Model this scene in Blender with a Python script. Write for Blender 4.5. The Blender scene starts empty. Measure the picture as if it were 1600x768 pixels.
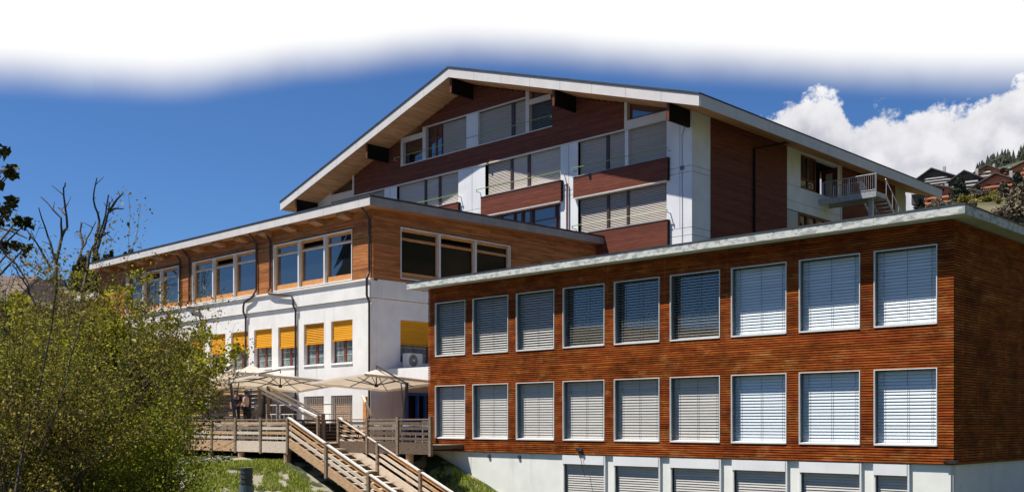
import bpy, math, random
import numpy as np
from mathutils import Vector, Matrix, noise as mnoise
random.seed(7); RNG = np.random.default_rng(7)
S = bpy.context.scene
C = S.collection
# ------------------------------------------------------------------ camera
# level shift-lens view; eye height is z = 0, +X runs along the sunny facades, +Y into the site
R_ = (0.7179, 0.6961); F_ = (-0.6962, 0.7180); FPX = 1640.0; HY = 660.0
cam = bpy.data.objects.new('camera', bpy.data.cameras.new('camera')); C.objects.link(cam)
cam.location = (0, 0, 0); cam.rotation_euler = (math.radians(90), 0, math.radians(44.12))
cam.data.lens = 36.0 * FPX / 1600; cam.data.sensor_width = 36; cam.data.shift_y = (HY - 384) / 1600
cam.data.clip_start = 0.1; cam.data.clip_end = 6000
S.camera = cam
# ------------------------------------------------------------------ light
SUN = Vector((-0.78, -1.0, 2.45)).normalized()
sun = bpy.data.objects.new('sun', bpy.data.lights.new('sun', 'SUN')); C.objects.link(sun)
sun.data.energy = 5.0; sun.data.angle = math.radians(0.5); sun.data.color = (1, 0.95, 0.87)
sun.rotation_euler = SUN.to_track_quat('Z', 'Y').to_euler()
W = bpy.data.worlds.new('World'); S.world = W; W.use_nodes = True
S.view_settings.view_transform = 'Standard'; S.view_settings.look = 'None'
S.view_settings.gamma = 1; S.view_settings.exposure = 0.52
S.cycles.max_bounces = 8

def build_world():
    nt = W.node_tree; N = nt.nodes; L = nt.links; N.clear()
    def nd(t, **k):
        n = N.new(t)
        for a, b in k.items(): setattr(n, a, b)
        return n
    def mth(op, a, b=None, clamp=False):
        n = nd('ShaderNodeMath', operation=op, use_clamp=clamp)
        for i, v in enumerate((a, b)):
            if v is None: continue
            if isinstance(v, (int, float)): n.inputs[i].default_value = v
            else: L.new(v, n.inputs[i])
        return n.outputs[0]
    def vdot(v, c):
        n = nd('ShaderNodeVectorMath', operation='DOT_PRODUCT'); L.new(v, n.inputs[0]); n.inputs[1].default_value = c
        return n.outputs['Value']
    def smooth(x, a, b):
        n = nd('ShaderNodeMapRange', interpolation_type='SMOOTHSTEP'); L.new(x, n.inputs['Value'])
        n.inputs['From Min'].default_value = a; n.inputs['From Max'].default_value = b
        return n.outputs['Result']
    def fcurve(x, pts, lo, hi, vec=False):
        u = mth('DIVIDE', mth('SUBTRACT', x, lo), hi - lo, True)
        n = nd('ShaderNodeFloatCurve'); L.new(u, n.inputs['Value']); c = n.mapping.curves[0]
        pts = [((p[0] - lo) / (hi - lo), p[1]) for p in pts]
        c.points[0].location = pts[0]; c.points[1].location = pts[-1]
        for p in pts[1:-1]: c.points.new(*p)
        if vec:
            for q in c.points: q.handle_type = 'VECTOR'
        n.mapping.update(); return n.outputs[0]
    tc = nd('ShaderNodeTexCoord'); d = tc.outputs['Generated']
    r = vdot(d, (R_[0], R_[1], 0)); f = vdot(d, (F_[0], F_[1], 0)); z = vdot(d, (0, 0, 1))
    az = mth('ARCTAN2', r, f)
    hyp = mth('SQRT', mth('ADD', mth('MULTIPLY', r, r), mth('MULTIPLY', f, f)))
    h = mth('DIVIDE', z, mth('MAXIMUM', hyp, 0.001))
    def noise(scale, detail, rough=0.55, kind='NOISE'):
        n = nd('ShaderNodeTexNoise'); L.new(d, n.inputs['Vector']); n.inputs['Scale'].default_value = scale
        n.inputs['Detail'].default_value = detail; n.inputs['Roughness'].default_value = rough
        return n.outputs[0]
    # cumulus bank
    def AZ(px): return math.atan((px - 800) / FPX)
    def HT(px, y): return (HY - y) / FPX * math.cos(AZ(px))
    cum = [(AZ(px), HT(px, y)) for px, y in ((1150, 330), (1178, 192), (1200, 200), (1235, 168), (1280, 155), (1325, 180), (1345, 205), (1372, 186), (1420, 200), (1460, 168), (1492, 170), (1535, 180), (1562, 150), (1585, 132), (1620, 105))]
    cum = [(-0.7, 0.0), (0.17, 0.0)] + cum + [(0.52, 0.30), (0.62, 0.22), (0.7, 0.2)]
    top = fcurve(az, cum, -0.7, 0.7, True)
    vo = nd('ShaderNodeTexVoronoi', feature='SMOOTH_F1'); vo.inputs['Scale'].default_value = 42; vo.inputs['Smoothness'].default_value = 0.35
    wv = nd('ShaderNodeVectorMath', operation='ADD'); L.new(d, wv.inputs[0])
    wn = nd('ShaderNodeTexNoise'); wn.inputs['Scale'].default_value = 30; wn.inputs['Detail'].default_value = 6; L.new(d, wn.inputs['Vector'])
    wm = nd('ShaderNodeVectorMath', operation='SCALE'); L.new(wn.outputs['Color'], wm.inputs[0]); wm.inputs['Scale'].default_value = 0.03
    L.new(wm.outputs[0], wv.inputs[1]); L.new(wv.outputs[0], vo.inputs['Vector'])
    bil = mth('SUBTRACT', 0.55, vo.outputs['Distance'])
    fine = mth('SUBTRACT', noise(110, 8, 0.65), 0.5)
    e = mth('ADD', mth('SUBTRACT', top, h), mth('ADD', mth('MULTIPLY', bil, 0.030), mth('MULTIPLY', fine, 0.040)))
    e = mth('ADD', e, 0.006)
    cmask = mth('MULTIPLY', smooth(e, -0.002, 0.010), smooth(mth('ABSOLUTE', az), 0.9, 0.6))
    # white fade added across the top of the sky, shaped like cloud
    fade_pts = [(AZ(px), HT(px, y)) for px, y in ((0, 108), (150, 118), (290, 124), (380, 112), (460, 98), (550, 88), (650, 74), (800, 70), (950, 82), (1100, 96), (1300, 110), (1500, 118), (1600, 116))]
    fade_pts = [(-0.9, 0.33), (-0.6, 0.29)] + fade_pts + [(0.6, 0.29), (0.9, 0.33)]
    lo = fcurve(az, fade_pts, -0.9, 0.9)
    wob = mth('MULTIPLY', mth('SUBTRACT', noise(5, 2), 0.5), 0.012)
    b = mth('ADD', mth('SUBTRACT', h, lo), wob)
    big = noise(2.2, 5)
    bm = smooth(b, -0.028, 0.024)
    brk = mth('MULTIPLY', smooth(mth('ADD', h, mth('MULTIPLY', mth('SUBTRACT', big, 0.5), 0.3)), 0.60, 0.46),
              smooth(mth('ADD', mth('ABSOLUTE', az), mth('MULTIPLY', mth('SUBTRACT', big, 0.5), 0.3)), 0.85, 0.62))
    fade_mask = mth('MULTIPLY', bm, brk)
    # scattered fair-weather clouds elsewhere
    sc = mth('MULTIPLY', smooth(noise(3.1, 7, 0.6), 0.63, 0.74), mth('MULTIPLY', smooth(mth('ABSOLUTE', az), 0.75, 1.1), mth('MULTIPLY', smooth(h, 0.1, 0.3), smooth(h, 1.0, 0.6))))
    mask = mth('MAXIMUM', mth('MAXIMUM', cmask, fade_mask), mth('MULTIPLY', sc, 0.8))
    sky = nd('ShaderNodeTexSky', sky_type='NISHITA'); sky.sun_disc = False
    sky.sun_elevation = math.asin(SUN.z); sky.sun_rotation = math.atan2(SUN.x, SUN.y)
    sky.altitude = 1500; sky.air_density = 1.0; sky.dust_density = 0.1; sky.ozone_density = 2.2
    tint = nd('ShaderNodeMix', data_type='RGBA', blend_type='MULTIPLY'); tint.inputs[0].default_value = 1
    L.new(sky.outputs[0], tint.inputs[6]); tint.inputs[7].default_value = (0.42, 0.645, 0.92, 1)
    bg1 = nd('ShaderNodeBackground'); bg1.inputs[1].default_value = 0.085; L.new(tint.outputs[2], bg1.inputs[0])
    # cloud body: soft grey-violet folds in the cumulus, plain white for the added fade above
    sh = mth('ADD', mth('MULTIPLY', noise(16, 7, 0.55), 1.0), mth('MULTIPLY', bil, 0.25))
    cr = nd('ShaderNodeValToRGB'); L.new(sh, cr.inputs[0])
    cr.color_ramp.elements[0].position = 0.38; cr.color_ramp.elements[0].color = (0.33, 0.33, 0.385, 1)
    cr.color_ramp.elements[1].position = 0.62; cr.color_ramp.elements[1].color = (0.60, 0.60, 0.62, 1)
    rim = smooth(e, 0.045, 0.0)
    mr = nd('ShaderNodeMix', data_type='RGBA'); L.new(mth('MULTIPLY', rim, 0.6), mr.inputs[0]); L.new(cr.outputs[0], mr.inputs[6]); mr.inputs[7].default_value = (0.66, 0.66, 0.67, 1)
    mc = nd('ShaderNodeMix', data_type='RGBA'); L.new(fade_mask, mc.inputs[0]); L.new(mr.outputs[2], mc.inputs[6]); mc.inputs[7].default_value = (0.72, 0.72, 0.72, 1)
    bg2 = nd('ShaderNodeBackground'); bg2.inputs[1].default_value = 1.0; L.new(mc.outputs[2], bg2.inputs[0])
    mx = nd('ShaderNodeMixShader'); L.new(mask, mx.inputs[0]); L.new(bg1.outputs[0], mx.inputs[1]); L.new(bg2.outputs[0], mx.inputs[2])
    out = nd('ShaderNodeOutputWorld'); L.new(mx.outputs[0], out.inputs[0])
build_world()

# ------------------------------------------------------------------ survey helpers (bearing -> metric position on a known wall plane)
def ray(px):
    c = (px - 800) / FPX
    return (c * R_[0] + F_[0], c * R_[1] + F_[1])
def VX(px, Y):
    d = ray(px); return d[0] * Y / d[1]
def VY(px, X):
    d = ray(px); return d[1] * X / d[0]
def DEP(X, Y): return X * F_[0] + Y * F_[1]
def VZ(py, X, Y): return (HY - py) * DEP(X, Y) / FPX
def at(px, depth):
    d = ray(px); return (d[0] * depth, d[1] * depth)

# ------------------------------------------------------------------ materials
def lin(r, g, b):
    f = lambda v: (v / 12.92 if v <= 0.04045 else ((v + 0.055) / 1.055) ** 2.4)
    return (f(r / 255), f(g / 255), f(b / 255))
def mat(name, c1, c2=None, scale=(1, 1, 1), nscale=1.0, detail=5, lo=0.35, hi=0.65, rough=0.7, bump=0.0, bscale=None, island=0.0,
        metal=0.0, spec=0.5, stain=None, stain_scale=(0.5, 0.5, 0.5), stain_lo=0.55, stain_hi=0.7, trans=0.0, ior=None, hue=0.0, coat=0.0, worn=None, worn_scale=(.5, .5, .9), worn_lo=.45, worn_hi=.62):
    m = bpy.data.materials.new(name); m.use_nodes = True
    nt = m.node_tree; N = nt.nodes; L = nt.links; bs = N['Principled BSDF']
    bs.inputs['Roughness'].default_value = rough; bs.inputs['Metallic'].default_value = metal
    bs.inputs['Specular IOR Level'].default_value = spec
    if ior: bs.inputs['IOR'].default_value = ior
    if coat: bs.inputs['Coat Weight'].default_value = coat; bs.inputs['Coat Roughness'].default_value = 0.03
    c2 = c2 or c1
    geo = N.new('ShaderNodeNewGeometry')
    def noise(sc, ns, det):
        mp = N.new('ShaderNodeMapping'); L.new(geo.outputs['Position'], mp.inputs[0]); mp.inputs['Scale'].default_value = sc
        t = N.new('ShaderNodeTexNoise'); L.new(mp.outputs[0], t.inputs['Vector']); t.inputs['Scale'].default_value = ns; t.inputs['Detail'].default_value = det
        if island:
            ad = N.new('ShaderNodeVectorMath'); ad.operation = 'ADD'; sc_ = N.new('ShaderNodeVectorMath'); sc_.operation = 'SCALE'
            cb = N.new('ShaderNodeCombineXYZ')
            for i in range(3): L.new(geo.outputs['Random Per Island'], cb.inputs[i])
            L.new(cb.outputs[0], sc_.inputs[0]); sc_.inputs['Scale'].default_value = 37
            L.new(mp.outputs[0], ad.inputs[0]); L.new(sc_.outputs[0], ad.inputs[1]); L.new(ad.outputs[0], t.inputs['Vector'])
        return t.outputs[0]
    def ramp(x, a, b, ca, cb_):
        r = N.new('ShaderNodeValToRGB'); L.new(x, r.inputs[0]); e = r.color_ramp.elements
        e[0].position = a; e[1].position = b; e[0].color = (*ca, 1); e[1].color = (*cb_, 1); return r.outputs[0]
    col = ramp(noise(scale, nscale, detail), lo, hi, c1, c2)
    if stain:
        mp = N.new('ShaderNodeMapping'); L.new(geo.outputs['Position'], mp.inputs[0]); mp.inputs['Scale'].default_value = stain_scale
        t = N.new('ShaderNodeTexNoise'); L.new(mp.outputs[0], t.inputs['Vector']); t.inputs['Scale'].default_value = 1; t.inputs['Detail'].default_value = 6
        t.inputs['Roughness'].default_value = 0.65
        mr = N.new('ShaderNodeMapRange'); L.new(t.outputs[0], mr.inputs[0]); mr.inputs[1].default_value = stain_lo; mr.inputs[2].default_value = stain_hi
        mx = N.new('ShaderNodeMix'); mx.data_type = 'RGBA'; L.new(mr.outputs[0], mx.inputs[0]); L.new(col, mx.inputs[6]); mx.inputs[7].default_value = (*stain, 1)
        col = mx.outputs[2]
    if worn:
        mp = N.new('ShaderNodeMapping'); L.new(geo.outputs['Position'], mp.inputs[0]); mp.inputs['Scale'].default_value = worn_scale; mp.inputs['Location'].default_value = (7, 3, 5)
        t = N.new('ShaderNodeTexNoise'); L.new(mp.outputs[0], t.inputs['Vector']); t.inputs['Scale'].default_value = 1; t.inputs['Detail'].default_value = 8; t.inputs['Roughness'].default_value = 0.7
        mr = N.new('ShaderNodeMapRange'); L.new(t.outputs[0], mr.inputs[0]); mr.inputs[1].default_value = worn_lo; mr.inputs[2].default_value = worn_hi
        mx = N.new('ShaderNodeMix'); mx.data_type = 'RGBA'; mx.blend_type = 'MULTIPLY'; L.new(mr.outputs[0], mx.inputs[0]); L.new(col, mx.inputs[6]); mx.inputs[7].default_value = (*worn, 1)
        col = mx.outputs[2]
    if island:
        hs = N.new('ShaderNodeHueSaturation'); L.new(col, hs.inputs['Color'])
        mr = N.new('ShaderNodeMapRange'); L.new(geo.outputs['Random Per Island'], mr.inputs[0]); mr.inputs[3].default_value = 1 - island; mr.inputs[4].default_value = 1 + island
        L.new(mr.outputs[0], hs.inputs['Value'])
        if hue:
            wn = N.new('ShaderNodeTexWhiteNoise'); wn.noise_dimensions = '1D'; L.new(geo.outputs['Random Per Island'], wn.inputs['W'])
            mh = N.new('ShaderNodeMapRange'); L.new(wn.outputs[0], mh.inputs[0]); mh.inputs[3].default_value = 0.5 - hue; mh.inputs[4].default_value = 0.5 + hue
            L.new(mh.outputs[0], hs.inputs['Hue'])
        col = hs.outputs[0]
    L.new(col, bs.inputs['Base Color'])
    if bump:
        bp = N.new('ShaderNodeBump'); bp.inputs['Strength'].default_value = bump; bp.inputs['Distance'].default_value = 0.02
        L.new(noise(bscale or scale, nscale * 2, 6), bp.inputs['Height']); L.new(bp.outputs[0], bs.inputs['Normal'])
    if trans:
        tr = N.new('ShaderNodeBsdfTranslucent'); L.new(col, tr.inputs[0])
        ms = N.new('ShaderNodeMixShader'); ms.inputs[0].default_value = trans
        L.new(bs.outputs[0], ms.inputs[1]); L.new(tr.outputs[0], ms.inputs[2]); L.new(ms.outputs[0], N['Material Output'].inputs[0])
    return m
M = {}
M['larch'] = mat('weathered_red_larch', (0.25, 0.050, 0.010), (0.44, 0.112, 0.020), (0.7, 0.7, 14), 2, 6, 0.36, 0.66, 0.62, 0.3, island=0.20, hue=0.006,
                 stain=(0.52, 0.21, 0.060), stain_scale=(1.1, 1.1, 2.4), stain_lo=0.54, stain_hi=0.72, spec=0.08,
                 worn=(0.42, 0.38, 0.36), worn_scale=(.9, .9, 1.3), worn_lo=.44, worn_hi=.66)
M['larch_pale'] = mat('sun_bleached_larch', (0.40, 0.18, 0.07), (0.55, 0.33, 0.17), (0.7, 0.7, 14), 2, island=0.3, rough=0.7, spec=0.08)
M['cedar'] = mat('orange_brown_boards', (0.30, 0.105, 0.036), (0.56, 0.235, 0.085), (0.5, 0.5, 16), 2, 6, 0.33, 0.68, 0.6, 0.3, island=0.26, hue=0.01,
                 stain=(0.17, 0.065, 0.028), stain_scale=(0.4, 0.4, 1.5), stain_lo=0.52, stain_hi=0.72, spec=0.08)
M['brown'] = mat('dark_brown_boards', (0.135, 0.044, 0.030), (0.20, 0.068, 0.043), (0.6, 0.6, 12), 2, 5, rough=0.6, bump=0.2, island=0.13, spec=0.08)
M['soffit_darker'] = mat('darker_pine_soffit', (0.34, 0.17, 0.085), (0.46, 0.25, 0.13), (5, 0.4, 5), 2, 5, rough=0.65, bump=0.1, spec=0.08)  # darker pine tone for the wing's soffit and rafter tails
M['soffit'] = mat('pale_pine_soffit', (0.55, 0.28, 0.13), (0.74, 0.43, 0.23), (5, 0.4, 5), 2, 5, rough=0.65, bump=0.1, island=0.12, spec=0.08)
M['pine'] = mat('orange_pine', (0.52, 0.21, 0.06), (0.70, 0.34, 0.12), (1.5, 1.5, 14), 2, island=0.12, rough=0.5)
M['render'] = mat('white_render', (0.74, 0.72, 0.68), (0.82, 0.80, 0.76), (1, 1, 1), 1.2, 6, rough=0.85, bump=0.12, bscale=(9, 9, 9), stain=(0.52, 0.49, 0.44), stain_scale=(1.6, 1.6, 0.16), stain_lo=0.57, stain_hi=0.88)
M['render_cool'] = mat('pale_grey_render', (0.70, 0.70, 0.70), (0.78, 0.78, 0.77), (1, 1, 1), 1.0, 6, rough=0.85, bump=0.1, bscale=(9, 9, 9), stain=(0.60, 0.60, 0.60), stain_scale=(0.7, 0.7, 0.2), stain_lo=0.6, stain_hi=0.85)
M['plinth'] = mat('painted_concrete_plinth', (0.74, 0.74, 0.68), (0.82, 0.81, 0.75), (1, 1, 1), 1.5, 6, rough=0.85, bump=0.15, bscale=(7, 7, 7), stain=(0.52, 0.51, 0.44), stain_scale=(1.4, 1.4, 0.22), stain_lo=0.58, stain_hi=0.9)
M['fascia'] = mat('grey_fibre_cement', (0.62, 0.58, 0.55), (0.68, 0.64, 0.61), (1, 1, 1), 1.3, 5, rough=0.7, island=0.06)
M['fascia_shade'] = mat('shade_toned_fascia', (0.27, 0.25, 0.25), (0.34, 0.32, 0.31), (1, 1, 1), 1.3, 5, rough=0.55, island=0.10)  # same fascia on the wing's side, its shade put into the colour
M['roofedge'] = mat('dark_roof_flashing', (0.035, 0.035, 0.04), (0.06, 0.06, 0.065), rough=0.5)
M['concrete'] = mat('blotchy_concrete_edge', (0.34, 0.35, 0.32), (0.62, 0.62, 0.57), (1, 1, 2), 5, 9, 0.38, 0.52, 0.85, 0.4, bscale=(6, 6, 6), stain=(0.24, 0.25, 0.22), stain_scale=(3, 3, 8), stain_lo=0.60, stain_hi=0.72)
M['alu'] = mat('pale_aluminium', (0.68, 0.67, 0.64), (0.74, 0.73, 0.70), rough=0.45)
M['alu_dark'] = mat('grey_window_reveal', (0.09, 0.12, 0.14), (0.12, 0.15, 0.17), rough=0.5)
M['slat'] = mat('silver_blind_slats', (0.47, 0.445, 0.405), (0.53, 0.505, 0.46), (0.6, 0.6, 6), 2, rough=0.6, spec=0.2, island=0.05)
M['slat_blue'] = mat('blue_grey_blind_slats', (0.60, 0.65, 0.66), (0.66, 0.71, 0.72), (0.6, 0.6, 6), 2, rough=0.4, metal=0.15, spec=0.5, island=0.05)
M['slat_beige'] = mat('beige_blind_slats', (0.48, 0.42, 0.36), (0.54, 0.47, 0.41), (0.6, 0.6, 6), 2, rough=0.6, island=0.06)
M['slat_yellow'] = mat('yellow_fabric_blind', (0.90, 0.42, 0.008), (0.94, 0.47, 0.010), rough=0.7, island=0.04, trans=0.25)
M['glass'] = mat('dark_window_glass', (0.012, 0.014, 0.016), rough=0.015, spec=0.8, ior=1.9)
M['glass_dim'] = mat('shade_dimmed_glass', (0.010, 0.009, 0.008), rough=0.03, spec=0.35, ior=1.35)  # same window glass, reflection toned down in the material for the side wall
M['glass_soft'] = mat('curtained_window_glass', (0.10, 0.14, 0.14), (0.30, 0.36, 0.34), (3, 3, 1.6), 1.5, rough=0.08, spec=0.9, ior=1.8)
M['dark'] = mat('dark_cavity', (0.012, 0.010, 0.009), rough=0.9)
M['mull'] = mat('dark_brown_mullion', (0.045, 0.02, 0.015), (0.06, 0.028, 0.02), rough=0.5)
M['redframe'] = mat('red_brown_frame', (0.14, 0.038, 0.022), (0.18, 0.05, 0.03), rough=0.5)
M['pipe'] = mat('brown_painted_pipe', (0.040, 0.022, 0.020), (0.055, 0.032, 0.028), rough=0.35)
M['black'] = mat('black_paint_and_shade', (0.010, 0.010, 0.010), (0.018, 0.017, 0.016), rough=0.6, spec=0.08)  # purlin sides: black paint with their shade put into the colour
M['green'] = mat('yellow_green_rail_paint', (0.24, 0.36, 0.10), rough=0.4)
M['steel'] = mat('galvanised_steel', (0.42, 0.44, 0.46), (0.55, 0.57, 0.59), nscale=6, rough=0.42, metal=0.5)
M['blue'] = mat('blue_door_paint', (0.02, 0.13, 0.62), rough=0.4)
M['plank_grey'] = mat('weathered_grey_planks', (0.15, 0.11, 0.075), (0.33, 0.255, 0.18), (3, 3, 14), 2, 7, 0.3, 0.7, 0.8, 0.4, island=0.25, spec=0.08)
M['plank_warm'] = mat('weathered_warm_planks', (0.36, 0.20, 0.10), (0.62, 0.43, 0.26), (2, 2, 14), 2, 7, 0.3, 0.7, 0.8, 0.4, island=0.25, spec=0.08)
M['plank_pale'] = mat('sun_bleached_planks', (0.50, 0.40, 0.29), (0.70, 0.60, 0.48), (2, 2, 14), 2, 7, 0.3, 0.7, 0.8, 0.4, island=0.18, spec=0.08)
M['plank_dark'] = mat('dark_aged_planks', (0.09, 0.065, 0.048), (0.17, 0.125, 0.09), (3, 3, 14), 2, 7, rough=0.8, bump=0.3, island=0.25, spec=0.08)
M['rail_cap'] = mat('bleached_handrail', (0.62, 0.57, 0.52), (0.72, 0.67, 0.61), (4, 4, 4), 2, rough=0.75, spec=0.08)
M['canvas'] = mat('cream_parasol_canvas', (0.88, 0.81, 0.71), (0.92, 0.86, 0.77), nscale=3, rough=0.8, trans=0.5)
M['mast'] = mat('anthracite_metal', (0.018, 0.018, 0.020), (0.03, 0.03, 0.032), rough=0.4)
M['white_metal'] = mat('off_white_metal', (0.62, 0.60, 0.56), rough=0.4)
M['grass'] = mat('grass_and_soil', (0.035, 0.048, 0.012), (0.30, 0.27, 0.19), (1, 1, 1), 1.6, 9, 0.58, 0.68, 0.95, 0.6, bscale=(3, 3, 3))
M['blade'] = mat('grass_blades', (0.22, 0.28, 0.025), (0.42, 0.44, 0.06), nscale=1.5, island=0.35, rough=0.7, trans=0.2)
M['leaf'] = mat('young_green_leaves', (0.22, 0.25, 0.018), (0.34, 0.34, 0.03), nscale=0.9, island=0.45, hue=0.02, rough=0.75, spec=0.15, trans=0.3)
M['leaf_bright'] = mat('fresh_yellow_green_leaves', (0.26, 0.26, 0.018), (0.38, 0.34, 0.028), nscale=1.2, island=0.35, rough=0.75, spec=0.15, trans=0.3)
M['leaf_olive'] = mat('olive_brown_leaves', (0.17, 0.145, 0.026), (0.28, 0.215, 0.044), nscale=0.9, island=0.45, hue=0.02, rough=0.8, spec=0.15, trans=0.25)
M['bud'] = mat('dark_opening_buds', (0.055, 0.055, 0.016), (0.10, 0.09, 0.03), nscale=3, island=0.4, rough=0.8, spec=0.1)
M['bark'] = mat('grey_brown_bark', (0.045, 0.034, 0.026), (0.10, 0.08, 0.065), (8, 8, 2), 2, rough=0.9)
M['twig'] = mat('pale_dry_twigs', (0.16, 0.12, 0.09), (0.26, 0.21, 0.16), (8, 8, 2), 2, rough=0.9)
M['needle'] = mat('dark_conifer_needles', (0.022, 0.030, 0.016), (0.050, 0.058, 0.028), nscale=0.4, island=0.3, rough=0.8)
M['_hill'] = mat('dry_spring_hillside', (0.13, 0.13, 0.045), (0.33, 0.26, 0.13), (0.03, 0.03, 0.03), 2.5, 9, 0.38, 0.62, 0.95)
M['shrub_rust'] = mat('leafless_brown_twigs', (0.11, 0.085, 0.055), (0.19, 0.15, 0.09), nscale=0.3, island=0.35, rough=0.9)
M['shrub_gold'] = mat('golden_spring_foliage', (0.25, 0.24, 0.05), (0.36, 0.30, 0.09), nscale=0.3, island=0.35, rough=0.9)
M['stonewall'] = mat('pale_retaining_wall', (0.38, 0.37, 0.34), (0.48, 0.47, 0.43), nscale=0.5, rough=0.9)
M['chalet_red'] = mat('red_brown_chalet_wood', (0.38, 0.13, 0.08), (0.50, 0.19, 0.12), (0.3, 0.3, 2), 1, rough=0.8)
M['chalet_orange'] = mat('orange_chalet_wood', (0.50, 0.19, 0.085), (0.62, 0.26, 0.12), (0.3, 0.3, 2), 1, rough=0.8)
M['chalet_dark'] = mat('charcoal_chalet_wood', (0.055, 0.045, 0.045), (0.09, 0.075, 0.07), (0.3, 0.3, 2), 1, rough=0.8)
M['chalet_white'] = mat('pale_balcony_fronts', (0.60, 0.56, 0.52), rough=0.8)
M['tile'] = mat('brown_roof_shingles', (0.14, 0.095, 0.075), (0.21, 0.15, 0.12), (1, 1, 3), 3, rough=0.85, island=0.15)
M['skin'] = mat('skin', (0.50, 0.28, 0.19), rough=0.6)
M['cloth_dark'] = mat('dark_cloth', (0.015, 0.015, 0.02), rough=0.9)
M['cloth_pink'] = mat('pale_pink_cloth', (0.62, 0.42, 0.36), rough=0.9)
M['hair'] = mat('dark_hair', (0.02, 0.012, 0.008), rough=0.7)
M['rubber'] = mat('dark_grey_plastic', (0.045, 0.05, 0.055), (0.07, 0.075, 0.08), rough=0.5)
M['stone'] = mat('rough_grey_stone', (0.30, 0.28, 0.25), (0.42, 0.40, 0.36), nscale=4, rough=0.95, bump=0.4)

# ------------------------------------------------------------------ mesh builder
BOXF = ((0, 1, 2, 3), (7, 6, 5, 4), (0, 4, 5, 1), (1, 5, 6, 2), (2, 6, 7, 3), (3, 7, 4, 0))
class MB:
    def __init__(s): s.v = []; s.f = []
    def box(s, x0, x1, y0, y1, z0, z1):
        if x0 > x1: x0, x1 = x1, x0
        if y0 > y1: y0, y1 = y1, y0
        n = len(s.v)
        s.v += [(x0, y0, z0), (x0, y1, z0), (x1, y1, z0), (x1, y0, z0), (x0, y0, z1), (x0, y1, z1), (x1, y1, z1), (x1, y0, z1)]
        s.f += [tuple(n + i for i in f) for f in BOXF]; return s
    def prism(s, a, b):     # two matching polygons (lists of points)
        n = len(s.v); k = len(a); s.v += [tuple(p) for p in a] + [tuple(p) for p in b]
        s.f.append(tuple(range(n, n + k))); s.f.append(tuple(range(n + 2 * k - 1, n + k - 1, -1)))
        for i in range(k):
            j = (i + 1) % k; s.f.append((n + i, n + k + i, n + k + j, n + j))
        return s
    def poly(s, pts):
        n = len(s.v); s.v += [tuple(p) for p in pts]; s.f.append(tuple(range(n, n + len(pts)))); return s
    def bar(s, p, q, w, h=None, up=(0, 0, 1)):
        p = Vector(p); q = Vector(q); d = (q - p).normalized(); h = h or w
        u = Vector(up)
        if abs(d.dot(u)) > 0.98: u = Vector((1, 0, 0))
        a = d.cross(u).normalized() * w / 2; b = a.cross(d).normalized() * h / 2
        return s.prism([p - a - b, p + a - b, p + a + b, p - a + b], [q - a - b, q + a - b, q + a + b, q - a + b])
    def tube(s, pts, r, n=8, cap=True):
        pts = [Vector(p) for p in pts]; rs = r if isinstance(r, (list, tuple)) else [r] * len(pts)
        base = len(s.v); ref = None
        for i, p in enumerate(pts):
            d = (pts[min(i + 1, len(pts) - 1)] - pts[max(i - 1, 0)]).normalized()
            if ref is None: ref = d.orthogonal().normalized()
            a = (ref - d * ref.dot(d)).normalized(); ref = a; b = d.cross(a)
            for k in range(n):
                t = 2 * math.pi * k / n; s.v.append(tuple(p + (a * math.cos(t) + b * math.sin(t)) * rs[i]))
        for i in range(len(pts) - 1):
            for k in range(n):
                j = (k + 1) % n; s.f.append((base + i * n + k, base + i * n + j, base + (i + 1) * n + j, base + (i + 1) * n + k))
        if cap:
            s.f.append(tuple(base + k for k in range(n))[::-1]); s.f.append(tuple(base + (len(pts) - 1) * n + k for k in range(n)))
        return s
    def build(s, name, m, parent=None, stuff=False, smooth=False, kind=None, label=None, bevel=0):
        me = bpy.data.meshes.new(name)
        if parent is not None:
            o0 = root_loc(parent)
        elif s.v:
            a = np.array(s.v); o0 = Vector(((a[:, 0].min() + a[:, 0].max()) / 2, (a[:, 1].min() + a[:, 1].max()) / 2, a[:, 2].min()))
            if kind == 'structure': o0 = Vector((0, 0, 0))
        else: o0 = Vector((0, 0, 0))
        a = np.array(s.v, dtype=float) - np.array(o0)
        me.from_pydata(a.tolist(), [], s.f); me.update()
        if smooth: me.polygons.foreach_set('use_smooth', [True] * len(me.polygons))
        me.materials.append(m)
        o = bpy.data.objects.new(name, me); C.objects.link(o)
        if parent is not None: o.parent = parent
        else: o.location = o0
        if stuff: o['kind'] = 'stuff'
        if kind: o['kind'] = kind
        if label: o['label'] = label
        if bevel:
            b = o.modifiers.new('bevel', 'BEVEL'); b.width = bevel; b.segments = 1; b.limit_method = 'ANGLE'
        return o
ROOTS = {}
def root_loc(o):
    v = Vector((0, 0, 0))
    while o is not None: v += o.location; o = o.parent
    return v
def thing(name, label, cat, loc=(0, 0, 0), group=None):
    o = bpy.data.objects.new(name, None); C.objects.link(o); o.location = loc; o['label'] = label; o['category'] = cat
    o.empty_display_size = 0.3
    if group: o['group'] = group
    return o
def tag(o, label, cat, group=None):
    o['label'] = label; o['category'] = cat
    if group: o['group'] = group
    return o
class Fr:   # facade frame: a = along, z = up, d = outward
    def __init__(s, kind, c): s.k = kind; s.c = c
    def p(s, a, z, d): return (a, s.c - d, z) if s.k == 'F' else (s.c + d, a, z)
    def box(s, mb, a0, a1, z0, z1, d0, d1):
        p = s.p(a0, z0, d0); q = s.p(a1, z1, d1); return mb.box(p[0], q[0], p[1], q[1], p[2], q[2])
    def ext(s, mb, a0, a1, prof):   # profile in (z, d) swept along a
        return mb.prism([s.p(a0, z, d) for z, d in prof], [s.p(a1, z, d) for z, d in prof])
    def poly(s, mb, pts, d0, d1):   # polygon in (a, z) thickened along d
        return mb.prism([s.p(a, z, d0) for a, z in pts], [s.p(a, z, d1) for a, z in pts])
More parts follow.
